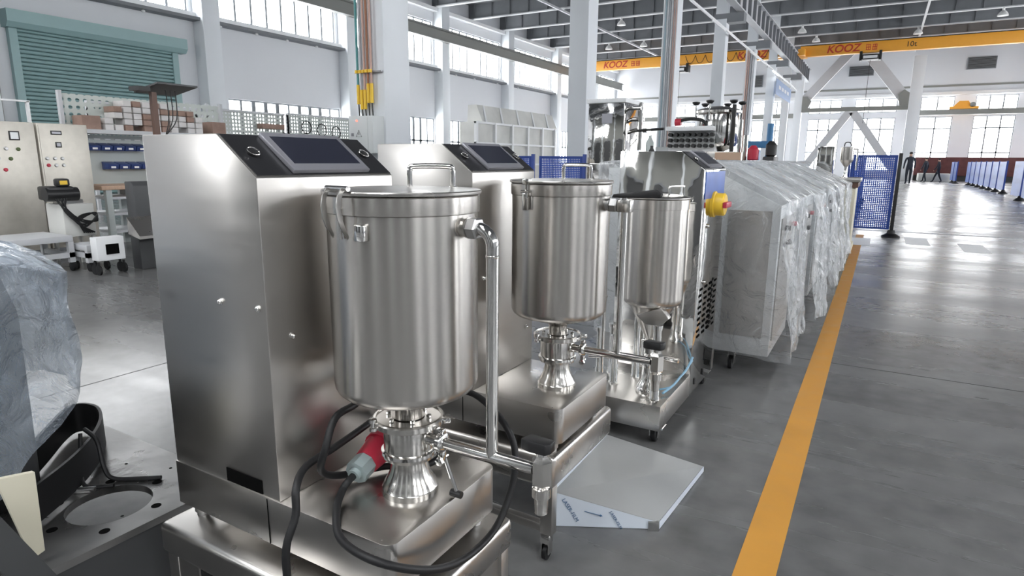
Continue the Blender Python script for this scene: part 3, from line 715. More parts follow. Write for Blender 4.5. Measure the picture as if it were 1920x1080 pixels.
MB().tube([(-.71, 2.44, 1.013), (-.71, 2.44, 1.045), (-.708, 2.445, 1.052), (-.682, 2.53, 1.052), (-.68, 2.535, 1.045), (-.68, 2.535, 1.01)], .0042, 10, 4).build('lid_handle', 'polish', ld)
MB().prism([(-.80, .535), (-.70, .575), (-.665, .535), (-.70, .50), (-.76, .50)], 'y', 2.38, 2.42, .002).build('bracket_plate', 'panel', t)
for x, y, r_, h, nm in ((-.712, 2.40, .0165, .50, 'support_post'), (-.87, 2.62, .015, .50, 'support_post'), (-.97, 2.42, .012, .45, 'support_post'), (-.98, 2.62, .02, .42, 'support_post'), (-.93, 2.50, .015, .40, 'support_post')):
    b = MB().lathe([(r_+.006, .1802), (r_+.006, .19), (r_+.003, .195), (r_+.003, .27), (r_, .275), (r_, h-.02), (r_+.004, h-.018), (r_+.004, h)], (x, y, 0), 24); b.build(nm, 'polish', t)
b = MB().lathe([(.05, .1802), (.05, .195), (.045, .205), (.028, .235), (.026, .30), (.036, .302), (.036, .405), (.02, .41)], (cx, cy, 0), 32); b.build('pedestal', 'polish', t)
MB().cyl((-.72, cy, .34), (-.64, cy-.01, .34), .011, 16).build('outlet_pipe', 'polish', t)
MB().tube([(-.66, 2.80, .26), (-.66, 2.70, .23), (-.665, 2.62, .22), (-.67, 2.52, .21), (-.69, 2.45, .196)], .005, 10, 5).build('air_hose', 'hose', t)
MB().tube([(-.66, 2.80, .245), (-.67, 2.68, .215), (-.68, 2.56, .195), (-.72, 2.50, .19)], .004, 10, 5).build('air_hose', 'hose', t)
MB().tube([(-.925, 2.345, .185), (-.925, 2.345, .56), (-.925, 2.36, .60)], .008, 12, 3).build('riser_pipe', 'polish', t)
MB().cyl((-.99, 2.35, .34), (-.76, 2.44, .34), .011, 16).build('feed_pipe', 'polish', t)
st = MB().box(-.661, -.658, 2.815, 3.195, .985, 1.105).build('sticker', 'sticker', t)
sw = MB().lathe([(.06, .0), (.06, .012), (.052, .016), (.052, .052), (.046, .058), (.0, .058)][:-1]+[(.01, .058)], (-.662, 2.99, .955), 28, 'X').build('rotary_switch', 'yellow', t)
MB().box(-.606, -.588, 2.935, 3.045, .942, .968, .004).build('switch_grip', 'red', sw)
for c in range(4):
    for r_ in range(9):
        yy = 2.84+c*.095+(.0 if r_ % 2 else .012); zz = .34+r_*.028
        MB().box(-.6615, -.6595, yy, yy+.05, zz, zz+.010).build('vent_slot', 'dark', t)
for y in (2.86, 3.02, 3.18): MB().box(-.6615, -.658, y, y+.02, .11, .14).build('latch', 'blackplastic', t)
for z in (.86, .60): dome_bolt(t, (-.662, 2.9, z), (1, 0, 0), .011)

# ================================================================ WRAPPED ROW BEHIND
def sheet(bounds, seed, flare=.05, amp=.03, top=True, res=22, z_of=None, hem=None):
    """crumpled plastic cover: box-like shell open at the bottom"""
    from mathutils import noise
    x0, x1, y0, y1, z0, z1 = bounds; b = MB(); bm = b.bm; sd = Vector((seed*7.1, seed*3.3, seed*5.7))
    def P(p, nrm):
        q = Vector(p); h = (q.z-z0)/(z1-z0)
        n1 = noise.noise((Vector((q.x*5, q.y*5, q.z*2.2)))+sd); n2 = noise.noise(Vector((q.x*14, q.y*14, q.z*8))+sd); n3 = noise.noise(Vector((q.x*32, q.y*32, q.z*18))+sd)
        rid = 1-abs(noise.noise(Vector((q.x*9, q.y*9, q.z*4))+sd*2))*2
        return q + nrm*(flare*(1 if nrm.x > .5 else .12)*max(0, 1-h)**1.3 + amp*n1*1.2 + amp*.55*n2 + amp*.25*n3 + amp*.5*rid*(1-.4*h))
    per = []; n = res
    for i in range(n): per.append((x0+(x1-x0)*i/n, y0, Vector((0, -1, 0))))
    for i in range(n): per.append((x1, y0+(y1-y0)*i/n, Vector((1, 0, 0))))
    for i in range(n): per.append((x1-(x1-x0)*i/n, y1, Vector((0, 1, 0))))
    for i in range(n): per.append((x0, y1-(y1-y0)*i/n, Vector((-1, 0, 0))))
    rows = []; nz = int(res*1.6); cxm, cym = (x0+x1)/2, (y0+y1)/2
    for j in range(nz+1):
        row = []
        for x, y, nr in per:
            zz = z0+(z1-z0)*j/nz
            zb = hem(x, y) if hem else z0
            zz = zb+((z_of(x, y) if z_of else z1)-zb)*j/nz
            if j == 0: zz += .03*noise.noise(Vector((x*6, y*6, seed)))
            row.append(bm.verts.new(P((x, y, zz), nr)))
        rows.append(row)
    for k in range(1, 9):
        f = 1-k/9.0; row = []
        for x, y, nr in per:
            xx, yy = cxm+(x-cxm)*f, cym+(y-cym)*f
            zz = (z_of(xx, yy) if z_of else z1)
            row.append(bm.verts.new(Vector((xx, yy, zz+.012+amp*.5*noise.noise(Vector((xx*8, yy*8, 1))+sd)+amp*.3*noise.noise(Vector((xx*25, yy*25, 1))+sd)))))
        rows.append(row)
    m = len(per)
    for a, c in zip(rows, rows[1:]):
        for i in range(m): bm.faces.new((a[i], a[(i+1) % m], c[(i+1) % m], c[i]))
    bm.faces.new(rows[-1]); bmesh.ops.recalc_face_normals(bm, faces=bm.faces[:])
    return b
slope = lambda xf: (lambda x, y: 1.14 if x < xf-.36 else 1.14-.18*(x-(xf-.36))/.36)
labs = ['first plastic-wrapped steel machine behind the mirror cabinet', 'second plastic-wrapped machine of the row along the orange line', 'third plastic-wrapped machine of the row, middle one',
        'fourth plastic-wrapped machine of the row along the aisle', 'last plastic-wrapped machine, nearest the cream cabinet']
slabs = ['clear plastic cover hanging over the first wrapped machine', 'crumpled clear plastic cover on the second wrapped machine', 'clear plastic cover on the middle wrapped machine',
         'crumpled plastic cover on the fourth wrapped machine', 'crumpled plastic cover on the wrapped machine by the cream cabinet']
for i in range(5):
    y0 = 3.46+i*.92; xf = -.42+.012*i
    t = thing('wrapped_machine', (xf-.5, y0+.36, 0), labs[i], 'machine')
    b = MB().prism([(xf-.95, .12), (xf, .12), (xf, .93), (xf-.36, 1.11), (xf-.95, 1.11)], 'y', y0, y0+.70, .004); b.build('cabinet', 'sheetsteel', t)
    MB().box(xf-.26, xf-.04, y0-.004, y0, .22, .90).build('door_panel', 'panel', t)
    MB().box(xf, xf+.006, y0+.05, y0+.65, .2, .86).build('front_panel', 'panel', t)
    MB().box(xf+.006, xf+.03, y0+.28, y0+.40, .70, .72, .003).build('handle', 'blackplastic', t)
    for k in range(2): MB().cyl((xf+.006, y0+.2+k*.3, .80), (xf+.03, y0+.2+k*.3, .80), .014, 12).build('knob', 'red' if k else 'blackplastic', t)
    for wx in (xf-.88, xf-.20):
        for wy in (y0+.08, y0+.62):
            c = MB().box(wx-.035, wx+.035, wy-.03, wy+.03, .112, .12); c.box(wx-.02, wx-.016, wy-.015, wy+.015, .035, .114); c.box(wx+.016, wx+.02, wy-.015, wy+.015, .035, .114)
            k = c.build('caster', 'polish', t); MB().lathe([(.015, -.013), (.038, -.010), (.038, .010), (.015, .013)], (wx, wy, .038), 18, 'X').build('caster_wheel', 'rubber', k)
    s_ = sheet((xf-.99, xf+.035+.03*min(i, 1), y0-.035, y0+.735, .13+.02*i, 1.15), i+1, .06 if i == 0 else .09, .028 if i == 0 else .034, z_of=slope(xf+.02), res=26 if i < 3 else 18)
    tag(s_.build('plastic_cover', 'plastic', ang=70), slabs[i], 'plastic sheet')
# ---- cream cabinet with small filler on it
t = thing('cream_cabinet', (-.52, 8.75, 0), 'cream cabinet with dark brown top trim beyond the wrapped row', 'cabinet')
MB().box(-.80, -.235, 8.40, 9.1, .12, .86, .006).build('body', 'cream', t)
MB().box(-.82, -.215, 8.38, 9.12, .09, .16, .006).build('base_moulding', 'cream', t)
MB().box(-.82, -.215, 8.38, 9.12, .86, .925, .004).build('trim_band', 'creamdark', t)
MB().box(-.84, -.195, 8.36, 9.14, .925, .97, .004).build('worktop', 'deck', t)
for x in (-.76, -.28):
    for y in (8.46, 9.04): MB().lathe([(.02, 0), (.035, .02), (.038, .05), (.025, .09)], (x, y, 0), 14).build('foot', 'cream', t)
t = thing('bench_filler', (-.5, 8.7, .97), 'small stainless tank filler standing on the cream cabinet', 'machine')
MB().box(-.70, -.52, 8.62, 8.85, .97, 1.34, .004).build('cabinet', 'mirror', t)
MB().lathe([(.02, 1.10), (.07, 1.17), (.075, 1.19), (.075, 1.33), (.07, 1.335)], (-.38, 8.7, 0), 28).build('tank', 'tank', t)
MB().lathe([(.03, .9702), (.03, .98), (.02, 1.0), (.02, 1.10)], (-.38, 8.7, 0), 20).build('pedestal', 'polish', t)
MB().tube([(-.42, 8.7, 1.34), (-.41, 8.7, 1.385), (-.36, 8.7, 1.385), (-.34, 8.7, 1.34)], .006, 8, 4).build('handle', 'blackplastic', t)
MB().tube([(-.305, 8.7, 1.31), (-.275, 8.7, 1.31), (-.27, 8.7, 1.29), (-.27, 8.7, 1.06)], .009, 10, 3).build('side_pipe', 'polish', t)

# ================================================================ FENCES
def fence_panel(p0, p1, z0, z1, meshm, label, group=None, post_end=True, frame='bluefence', foot=True, postm='blackpaint'):
    x0, y0 = p0; x1, y1 = p1; t = thing('fence_panel', ((x0+x1)/2, (y0+y1)/2, 0), label, 'fence', group)
    d = Vector((x1-x0, y1-y0, 0)); L_ = d.length; d.normalize(); n = Vector((-d.y, d.x, 0))*.012
    ax = abs(d.x) > abs(d.y)
    def bx(b, a0, a1, za, zb, th=.012):
        A = Vector((x0, y0, 0))+d*a0; B = Vector((x0, y0, 0))+d*a1
        if ax: b.box(min(A.x, B.x), max(A.x, B.x), A.y-th, A.y+th, za, zb)
        else: b.box(A.x-th, A.x+th, min(A.y, B.y), max(A.y, B.y), za, zb)
        return b
    b = MB(); bx(b, 0, L_, z1-.03, z1); bx(b, 0, L_, z0, z0+.03); bx(b, 0, .03, z0+.03, z1-.03); bx(b, L_-.03, L_, z0+.03, z1-.03); b.build('frame', frame, t)
    bx(MB(), .03, L_-.03, z0+.03, z1-.03, .002).build('mesh_infill', meshm, t)
    e = Vector((x1, y1, 0))+d*.035
    MB().box(e.x-.025, e.x+.025, e.y-.025, e.y+.025, .03, z1+.03, .003).build('post', postm, t)
    if foot: MB().lathe([(.13, .0), (.13, .02), (.06, .06), (.05, .11), (.03, .115)], (e.x, e.y, 0), 20).build('post_foot', 'rubber', t)
    return t
fence_panel((-.43, 11.47), (.20, 11.47), .12, 1.27, 'meshx', 'nearest blue mesh fence panel facing the camera, black footed post')
for i in range(6):
    fence_panel((-.46, 11.7+i*1.75), (-.46, 13.3+i*1.75), .12, 1.27, 'meshy', 'blue mesh fence panel in the row running back beside the aisle', 'blue fence panels receding left of the aisle')
for i in range(3):
    fence_panel((-6.55+i*.90, 9.0), (-5.80+i*.90, 9.0), .1, 1.21, 'meshx', ['leftmost', 'middle', 'rightmost'][i]+' of the blue mesh fence panels behind the second machine', postm='bluefence')
def print_fence():
    m = mat('printed_fence_blue', (.16, .24, .55), 0, .45, noise=.6, nscale=1.2, nstretch=(1, .3, 2)); M['printfence'] = m
print_fence()
k = 0
for seg in ([25.4+1.0*i*1.9 for i in range(-6, 1)], [31.0+i*1.9 for i in range(7)], [44.9+i*1.9 for i in range(2)]):
    for y in seg:
        fx = 3.9 if y < 30 else (4.2 if y < 44.5 else 3.8)
        t = thing('fence_panel', (fx, y+.85, 0), 'blue printed barrier panel in the row right of the aisle', 'fence', 'printed barrier panels right of the aisle')
        MB().box(fx-.01, fx+.01, y+.03, y+1.74, .12, 1.24).build('printed_sheet', 'printfence', t)
        MB().box(fx-.03, fx+.03, y-.03, y+.03, .03, 1.27).build('post', 'bluefence', t)
        MB().lathe([(.17, 0), (.16, .03), (.07, .10), (.05, .16)], (fx, y, 0), 16).build('post_foot', 'rubber', t)
t = thing('goods_stack', (8, 51.5, 0), 'long dark red stack of goods below the end windows', 'goods')
MB().box(1.9, 14.5, 51.0, 52.0, 0.35, 1.55, .02).build('stacked_goods', 'darkred', t); MB().box(1.9, 14.5, 51.1, 51.9, 0, .35).build('pallet', 'blackpaint', t)
tag(MB().box(2.1, 3.9, 48.6, 50.8, 0, .5, .05).build('wrapped_pallet', 'container'), 'low white wrapped pallet on the floor by the goods stack', 'pallet')
# ---- people far down the aisle
def person(x, y, h, label, stride, face):
    import mathutils
    t = thing('person', (x, y, 0), label, 'person')
    s = h/1.72; V = []; E = []; rad = []
    def v(p, r, q=None):
        V.append(Vector(p)*s); rad.append((r*s, (q or r)*s)); return len(V)-1
    pel = v((0, 0, .93), .14, .11); sp = v((0, 0, 1.13), .13, .10); ch = v((0, 0, 1.34), .16, .11); nk = v((0, .0, 1.47), .06); hd = v((0, .02, 1.56), .075, .085); tp = v((0, .015, 1.66), .07, .08)
    E += [(pel, sp), (sp, ch), (ch, nk), (nk, hd), (hd, tp)]
    for sg in (-1, 1):
        hip = v((sg*.09, 0, .86), .095); kn = v((sg*.10, sg*stride*.5+.03, .48), .065); an = v((sg*.10, sg*stride, .09), .045); to = v((sg*.11, sg*stride+.15, .04), .04)
        E += [(pel, hip), (hip, kn), (kn, an), (an, to)]
        shd = v((sg*.19, 0, 1.39), .06); el = v((sg*.25, -sg*stride*.3, 1.12), .045); wr = v((sg*.25, -sg*stride*.5+.08, .88), .03); ha = v((sg*.245, -sg*stride*.5+.12, .80), .035, .02)
        E += [(ch, shd), (shd, el), (el, wr), (wr, ha)]
    me = bpy.data.meshes.new('body'); me.from_pydata(V, E, []); o = bpy.data.objects.new('body', me); col.objects.link(o)
    sk = o.modifiers.new('s', 'SKIN'); o.modifiers.new('u', 'SUBSURF').levels = 1
    for i, r_ in enumerate(rad): me.skin_vertices[0].data[i].radius = r_
    me.skin_vertices[0].data[0].use_root = True
    dg = bpy.context.evaluated_depsgraph_get(); me2 = bpy.data.meshes.new_from_object(o.evaluated_get(dg)); col.objects.unlink(o); bpy.data.objects.remove(o)
    me2.materials.clear(); me2.materials.append(M['cloth']); me2.materials.append(M['skin'])
    for p in me2.polygons:
        p.use_smooth = True; c = p.center/s
        p.material_index = 1 if (c.z > 1.49 or (abs(c.x) > .2 and c.z < .86)) else 0
    o = bpy.data.objects.new('body', me2); col.objects.link(o); o.parent = t
    OFF[t.name] = Vector((x, y, 0))
    MB().sphere((x, y, 1.66*s), .088*s, (1, 1.1, .75), 12).build('hair', 'hair', t)
    t.rotation_euler.z = face
person(1.33, 41.8, 1.76, 'person in dark clothes standing alone at the end of the blue fence', .05, R(10))
person(2.35, 47.0, 1.5, 'person in dark clothes leaning beside the far pallets', .16, R(60))
person(3.0, 46.6, 1.45, 'person striding, rightmost figure at the far end', .28, R(80))

# ================================================================ MIDDLE DISTANCE
# stainless tall cabinet with window and pipework
t = thing('stainless_cabinet', (-3.5, 9.3, 0), 'tall polished stainless cabinet with small square window', 'cabinet')
MB().box(-3.84, -3.28, 8.8, 9.5, .1, 1.97, .006).build('body', 'mirror', t)
MB().box(-3.86, -3.26, 8.78, 9.52, 1.97, 2.03, .004).build('top_cover', 'white', t)
MB().box(-3.62, -3.46, 8.79, 8.8, 1.68, 1.82).build('window', 'bezel', t)
for x in (-3.8, -3.34):
    for y in (8.85, 9.42): MB().box(x, x+.05, y, y+.05, 0, .1).build('foot', 'panel', t)
for k in range(3): MB().cyl((-3.28, 9.0+k*.15, 1.9-k*.15), (-3.1, 9.0+k*.15, 1.9-k*.15), .03, 12).build('side_valve', 'polish', t)
MB().cyl((-3.12, 9.05, 1.3), (-3.12, 9.05, 1.98), .035, 14).build('riser', 'polish', t)
MB().cyl((-3.15, 9.0, 1.58), (-2.74, 8.97, 1.60), .018, 10).build('crossing_pipe', 'blackpaint', t)
# vessel machine with knobs
t = thing('knobbed_vessel', (-2.2, 9.2, 0), 'pressure vessel machine with black clamp knobs around its lid', 'machine')
MB().box(-2.62, -1.78, 8.8, 9.6, .15, 1.0, .006).build('lower_cabinet', 'panel', t)
MB().box(-2.68, -1.74, 8.75, 9.65, 1.0, 1.28, .006).build('upper_cabinet', 'deck', t)
MB().box(-2.66, -2.02, 8.8, 9.5, 1.56, 1.62, .004).build('shelf_plate', 'white', t)
for r_ in range(3):
    for c in range(8):
        x = -2.62+c*.082
        MB().cyl((x, 8.86, 1.36+r_*.075), (x, 8.96, 1.36+r_*.075), .026, 10).build('dosing_valve', 'blackpaint' if c % 1 == 0 else 'polish', t)
MB().box(-2.66, -2.02, 8.97, 9.4, 1.28, 1.56).build('valve_block', 'white', t)
vx, vy = -2.06, 9.25
MB().lathe([(.10, 1.28), (.26, 1.36), (.28, 1.40), (.28, 1.78), (.27, 1.80)], (vx, vy, 0), 40).build('vessel', 'polish', t)
MB().lathe([(.30, 1.80), (.31, 1.81), (.31, 1.84), (.28, 1.86), (.12, 1.90), (.02, 1.91)], (vx, vy, 0), 40).build('vessel_lid', 'turned', t)
for k in range(6):
    a = R(20+60*k); x, y = vx+.31*math.cos(a), vy+.31*math.sin(a)
    o = MB().cyl((x, y, 1.72), (x, y, 1.93), .012, 8).build('clamp_rod', 'polish', t); MB().lathe([(.03, 1.92), (.055, 1.95), (.055, 1.965), (.02, 1.97)], (x, y, 0), 12).build('clamp_knob', 'blackplastic', o)
for k, (x, z0, z1) in enumerate(((-1.80, 1.28, 1.9), (-1.70, 1.0, 1.7), (-1.62, .9, 1.5))):
    MB().cyl((x, 9.0, z0), (x, 9.0, z1), .03, 12).build('pneumatic_cylinder', 'polish' if k else 'blackpaint', t)
MB().tube([(-2.5, 8.9, 1.70), (-2.35, 8.9, 1.72), (-2.2, 8.95, 1.70), (-2.15, 9.0, 1.62)], .022, 10, 4).build('inlet_pipe', 'blackpaint', t)
MB().cyl((-2.56, 8.9, 1.68), (-2.48, 8.9, 1.68), .05, 14).build('inlet_motor', 'red', t)
MB().box(-1.95, -1.62, 8.72, 8.76, 1.02, 1.27).build('side_panel', 'wood', t)
for x in (-2.6, -1.85):
    for y in (8.83, 9.5): MB().box(x, x+.05, y, y+.05, 0, .15).build('foot', 'panel', t)
# gas cylinder / pumps between
for i, (x, y, c, h, lab) in enumerate(((-2.72, 8.4, 'blackpaint', 1.35, 'dark slim pump post left of the knobbed vessel'), (-2.85, 8.7, 'greypaint', 1.5, 'grey gas bottle standing by the stainless cabinet'))):
    o = MB().lathe([(.05, 0), (.055, .01), (.055, h-.1), (.02, h-.03), (.02, h)], (x, y, 0), 16).build('gas_bottle', c); tag(o, lab, 'bottle')
t = thing('open_hopper', (-2.0, 5.3, 0), 'open stainless hopper bin left of the mirror cabinet', 'hopper')
b = MB(); b.prism([(-2.17, 1.125), (-1.70, 1.125), (-1.76, .98), (-2.10, .98)], 'y', 5.0, 5.6, .003); b.build('hopper', 'polish', t)
for x in (-2.09, -1.80):
    for y in (5.05, 5.52): MB().box(x, x+.03, y, y+.03, 0, .99).build('leg', 'panel', t)
tag(sheet((-2.02, -1.56, 4.3, 4.8, .02, .98), 12, .02, .05, res=14).build('plastic_bundle', 'plasticblue', ang=70), 'heap of crumpled white plastic left of the mirror cabinet', 'plastic sheet')
# blue column drill machine and dark equipment behind the row
t = thing('drill_press', (-3.1, 20, 0), 'light blue drill press far behind the knobbed vessel', 'machine')
MB().box(-3.4, -2.8, 19.8, 20.4, 0, .9, .02).build('base', 'bluemachine', t); MB().cyl((-2.95, 20.1, .9), (-2.95, 20.1, 2.25), .09, 14).build('column_post', 'bluemachine', t)
MB().box(-3.55, -2.85, 19.9, 20.3, 1.55, 1.75, .03).build('arm', 'bluemachine', t); MB().box(-3.5, -3.2, 19.9, 20.3, 1.05, 1.5, .03).build('drill_head', 'bluemachine', t)
MB().box(-3.6, -2.7, 19.7, 20.5, .9, 1.0, .01).build('work_table', 'wood', t)
for i, (x0, x1, y, z1, m_, lab) in enumerate(((-1.56, -1.40, 8.6, 1.36, 'binblue', 'dark blue pump unit right of the knobbed vessel'), (-1.36, -1.22, 8.8, 1.42, 'blackpaint', 'black motor unit right of the dark blue pump'))):
    t = thing('pump_unit', ((x0+x1)/2, y+.2, 0), lab, 'pump'); MB().box(x0, x1, y, y+.4, 0, z1-.2, .02).build('housing', m_, t)
    MB().lathe([(.05, z1-.2), (.07, z1-.18), (.07, z1-.05), (.03, z1)], ((x0+x1)/2, y+.2, 0), 14).build('motor', 'red' if i == 0 else 'blackpaint', t)
tag(sheet((-1.13, -.90, 8.25, 9.35, .1, 1.12), 21, .03, .05, res=18).build('plastic_cover', 'plastic', ang=70), 'plastic sheet over equipment behind the wrapped row, left of the cream cabinet', 'plastic sheet')
t = thing('wrapped_machine', (-1.4, 8.9, 0), 'low machine under plastic behind the wrapped row', 'machine'); MB().box(-1.10, -.94, 8.3, 9.3, 0, 1.08, .01).build('housing', 'container', t)
# big light grey tipping container at the left wall
t = thing('tipping_container', (-14.9, 24.5, 0), 'large dirty white ribbed container far left of the columns', 'container')
b = MB().box(-14.7, -14.02, 21.0, 28.0, .2, 2.6); b.build('body', 'container', t)
b = MB(); b.prism([(-14.75, 2.6), (-14.0, 2.6), (-14.30, 3.3), (-14.7, 3.3)], 'y', 21.6, 28.3); b.build('flared_top', 'container', t)
b = MB()
for y in (21.0, 22.4, 23.8, 25.2, 26.6, 27.9): b.box(-14.02, -13.9, y, y+.12, .2, 2.62)
for z in (.9, 1.75, 2.55): b.box(-14.02, -13.92, 21, 28, z, z+.08)
b.build('ribs', 'white', t)
b = MB()
for y in (21.8, 23.1, 24.5, 25.9, 27.3): b.strip([(-13.97, y, 2.62), (-14.32, y+.3, 3.3)], (0, .12, 0), .06)
b.build('top_ribs', 'white', t)
for y in (21.4, 27.2): MB().box(-14.6, -14.2, y, y+.3, 0, .2).build('skid', 'girder', t)
wb = tag(MB().cyl((-6.9, 10.6, 1.1), (-6.2, 10.6, 1.1), .17, 16).cyl((-6.9, 10.6, 0), (-6.9, 10.6, .02), .2, 10).build('film_roll', 'white'), 'white rolls of film lying behind the blue fence', 'roll')
wb.location.z += 0

# ================================================================ ELECTRICAL BOX ON FIRST COLUMN
t = thing('electrical_box', (-6.24, 6.68, 1.25), 'grey wall box with warning triangle on the nearest column', 'electrical box')
MB().box(-6.47, -6.03, 6.56, 6.79, 1.22, 1.72, .006).build('enclosure', 'boxgrey', t)
MB().box(-6.455, -6.12, 6.553, 6.56, 1.24, 1.70, .002).build('door', 'boxgrey', t)
MB().sphere((-6.31, 6.55, 1.655), .014, seg=10).build('indicator_lamp', 'indicator', t)
b = MB(); tri = [Vector((-6.33, 6.551, 1.44)), Vector((-6.23, 6.551, 1.44)), Vector((-6.28, 6.551, 1.53))]
b.tube(tri, .004, 4, closed=True); b.box(-6.284, -6.276, 6.549, 6.553, 1.465, 1.50); b.build('warning_triangle', 'blackpaint', t)
MB().box(-6.42, -6.38, 6.545, 6.553, 1.45, 1.49).build('latch', 'bezel', t)
cols_ = ['ltblue', 'ltblue', 'pipegrey', 'pink', 'pink', 'pink']
for i in range(5):
    x = -6.42+i*.062
    m_ = ['teal', 'pipegrey', 'pink', 'brownpipe', 'pink'][i]; zz = [1.99, 1.92, 1.92, 2.0, 2.0][i]
    c = MB().cyl((x, 6.72, zz+.12), (x, 6.72, 8.7), .017, 12).build('conduit', m_, t)
    MB().cyl((x, 6.70, 2.30), (x, 6.70, 2.34), .027, 8).build('clip', 'yellow', c)
    MB().cyl((x, 6.72, zz-.1), (x, 6.72, zz+.16), .024, 12).build('yellow_sleeve', mat_y if False else 'yellow', c)
    MB().cyl((x+.01, 6.72, 1.72), (x, 6.72, zz-.1), .009, 8).build('cable_tail', 'blackpaint', c)
MB().box(-6.44, -6.02, 6.75, 6.785, 2.31, 2.33).build('conduit_bracket', 'pipegrey', t)
# sockets below the box
t = thing('socket_strip', (-6.2, 6.75, 1.02), 'white socket strip just under the grey wall box', 'socket')
MB().box(-6.36, -6.06, 6.74, 6.79, 1.02, 1.14, .004).build('backplate', 'white', t)
for k in range(3): MB().box(-6.34+k*.09, -6.27+k*.09, 6.725, 6.74, 1.04, 1.12, .003).build('socket', 'boxgrey', t)
# pipes on column 3
for ci, (lab, sp) in enumerate((('bundle of slim coloured pipes down the column left of the knobbed vessel', 2),)):
    t = thing('pipe_bundle', (-6.2, CY[sp]-.08, 0), lab, 'pipes')
    for i in range(7):
        MB().cyl((-6.42+i*.065, CY[sp]-.04, 1.6), (-6.42+i*.065, CY[sp]-.04, 6.55), .016, 10).build('pipe', ['white', 'ltblue', 'white', 'pipegrey', 'white', 'pink', 'pink'][i], t)
    MB().box(-6.46, -5.98, CY[sp]-.03, CY[sp], 1.0, 1.6).build('junction_box', 'boxgrey', t)
t = thing('pipe_bundle', (-6.2, CY[4]-.08, 0), 'bundle of pinkish pipes down the slim column left of the banner', 'pipes')
for i in range(4): MB().cyl((-6.35+i*.09, CY[4]-.04, 1.0), (-6.35+i*.09, CY[4]-.04, 6.55), .028, 10).build('pipe', 'pink' if i < 2 else 'pipegrey', t)

# ================================================================ LEFT BACKGROUND WORKSHOP
def control_cabinet(y0, y1, zt, label, items):
    X0 = -8.6; XF = -8.0
    t = thing('control_cabinet', (-8.3, (y0+y1)/2, 0), label, 'control cabinet')
    MB().box(X0, XF, y0, y1, .12, zt, .006).build('body', 'cabinetpaint', t)
    MB().box(X0, XF, y0+.02, y1-.02, 0, .12).build('skirt', 'girder', t)
    MB().box(XF, XF+.008, y0+.015, y1-.015, .16, zt-.02, .002).build('door', 'cabinetpaint', t)
    for k, (n_, y, z, sy, sz, m_) in enumerate(items):
        if n_ == 'b':
            MB().lathe([(.020, 0), (.020, .008), (.014, .012), (.014, .02)], (XF+.008, y, z), 14, 'X').build('push_button', m_, t)
        else:
            o = MB().box(XF+.008, XF+.016, y-sy/2, y+sy/2, z-sz/2, z+sz/2, .002).build('meter', 'blackplastic', t)
            MB().box(XF+.0155, XF+.017, y-sy/2+.012, y+sy/2-.012, z-sz/2+.012, z+sz/2-.012).build('meter_face', m_, o)
    return t
control_cabinet(2.75, 3.39, 1.50, 'dusty steel control cabinet at the left edge with a red button', [('m', 3.19, 1.355, .095, .095, 'white'), ('b', 3.10, 1.22, 0, 0, 'cast'), ('b', 3.21, 1.215, 0, 0, 'greensteel'), ('b', 3.02, 1.12, 0, 0, 'cast'), ('b', 3.13, 1.115, 0, 0, 'greensteel'), ('b', 3.07, 1.0, 0, 0, 'red')])
control_cabinet(3.41, 3.92, 1.50, 'dusty control cabinet with six small buttons beside the pegboard bench', [('m', 3.59, 1.40, .11, .045, 'bezel'), ('m', 3.60, 1.27, .06, .06, 'bezel')]+[('b', 3.47+k*.075, 1.12, 0, 0, 'cast') for k in range(3)]+[('b', 3.475+k*.075, 1.045, 0, 0, 'red' if k == 0 else 'cast') for k in range(3)])
t = thing('safety_rail', (-9.4, 3.6, 0), 'thin white rail above the dusty control cabinets', 'rail')
MB().box(-9.02, -8.98, 2.0, 3.80, 1.78, 1.80).build('top_rail', 'white', t); MB().box(-9.02, -8.98, 3.76, 3.79, 0, 1.79).build('post', 'white', t); MB().box(-9.02, -8.98, 2.0, 2.03, 0, 1.79).build('post', 'white', t)
# motor with cables
t = thing('motor_unit', (-7.4, 3.35, 0), 'black motor with tangled cables on a pale stand before the cabinets', 'motor')
MB().box(-7.55, -7.2, 3.2, 3.5, .32, .66, .01).build('stand', 'container', t)
MB().box(-7.5, -7.25, 3.12, 3.36, .70, .84, .02).build('motor_body', 'blackplastic', t); MB().cyl((-7.3, 3.10, .76), (-7.3, 3.40, .76), .07, 16).build('motor_housing', 'blackplastic', t)
MB().box(-7.33, -7.23, 3.2, 3.32, .84, .92, .02).build('terminal_box', 'blackplastic', t); MB().box(-7.229, -7.225, 3.22, 3.29, .86, .90).build('yellow_label', 'yellow', t)
MB().box(-7.5, -7.3, 3.25, 3.45, .66, .70).build('foot_plate', 'cast', t)
b = MB()
for k in range(6):
    r_ = random.uniform(-.03, .03); b.tube([(-7.2, 3.15+k*.02, .72), (-7.15, 3.22+r_, .60), (-7.12, 3.35+r_, .50-k*.015), (-7.12, 3.48, .48+k*.012), (-7.14, 3.44, .56), (-7.13, 3.3, .52-k*.01), (-7.14, 3.35+k*.02, .36)], .008, 8, 6)
b.build('cable_loops', 'rubber', t)
for x in (-7.52, -7.25):
    for y in (3.22, 3.46): MB().box(x, x+.03, y, y+.03, 0, .32).build('leg', 'container', t)
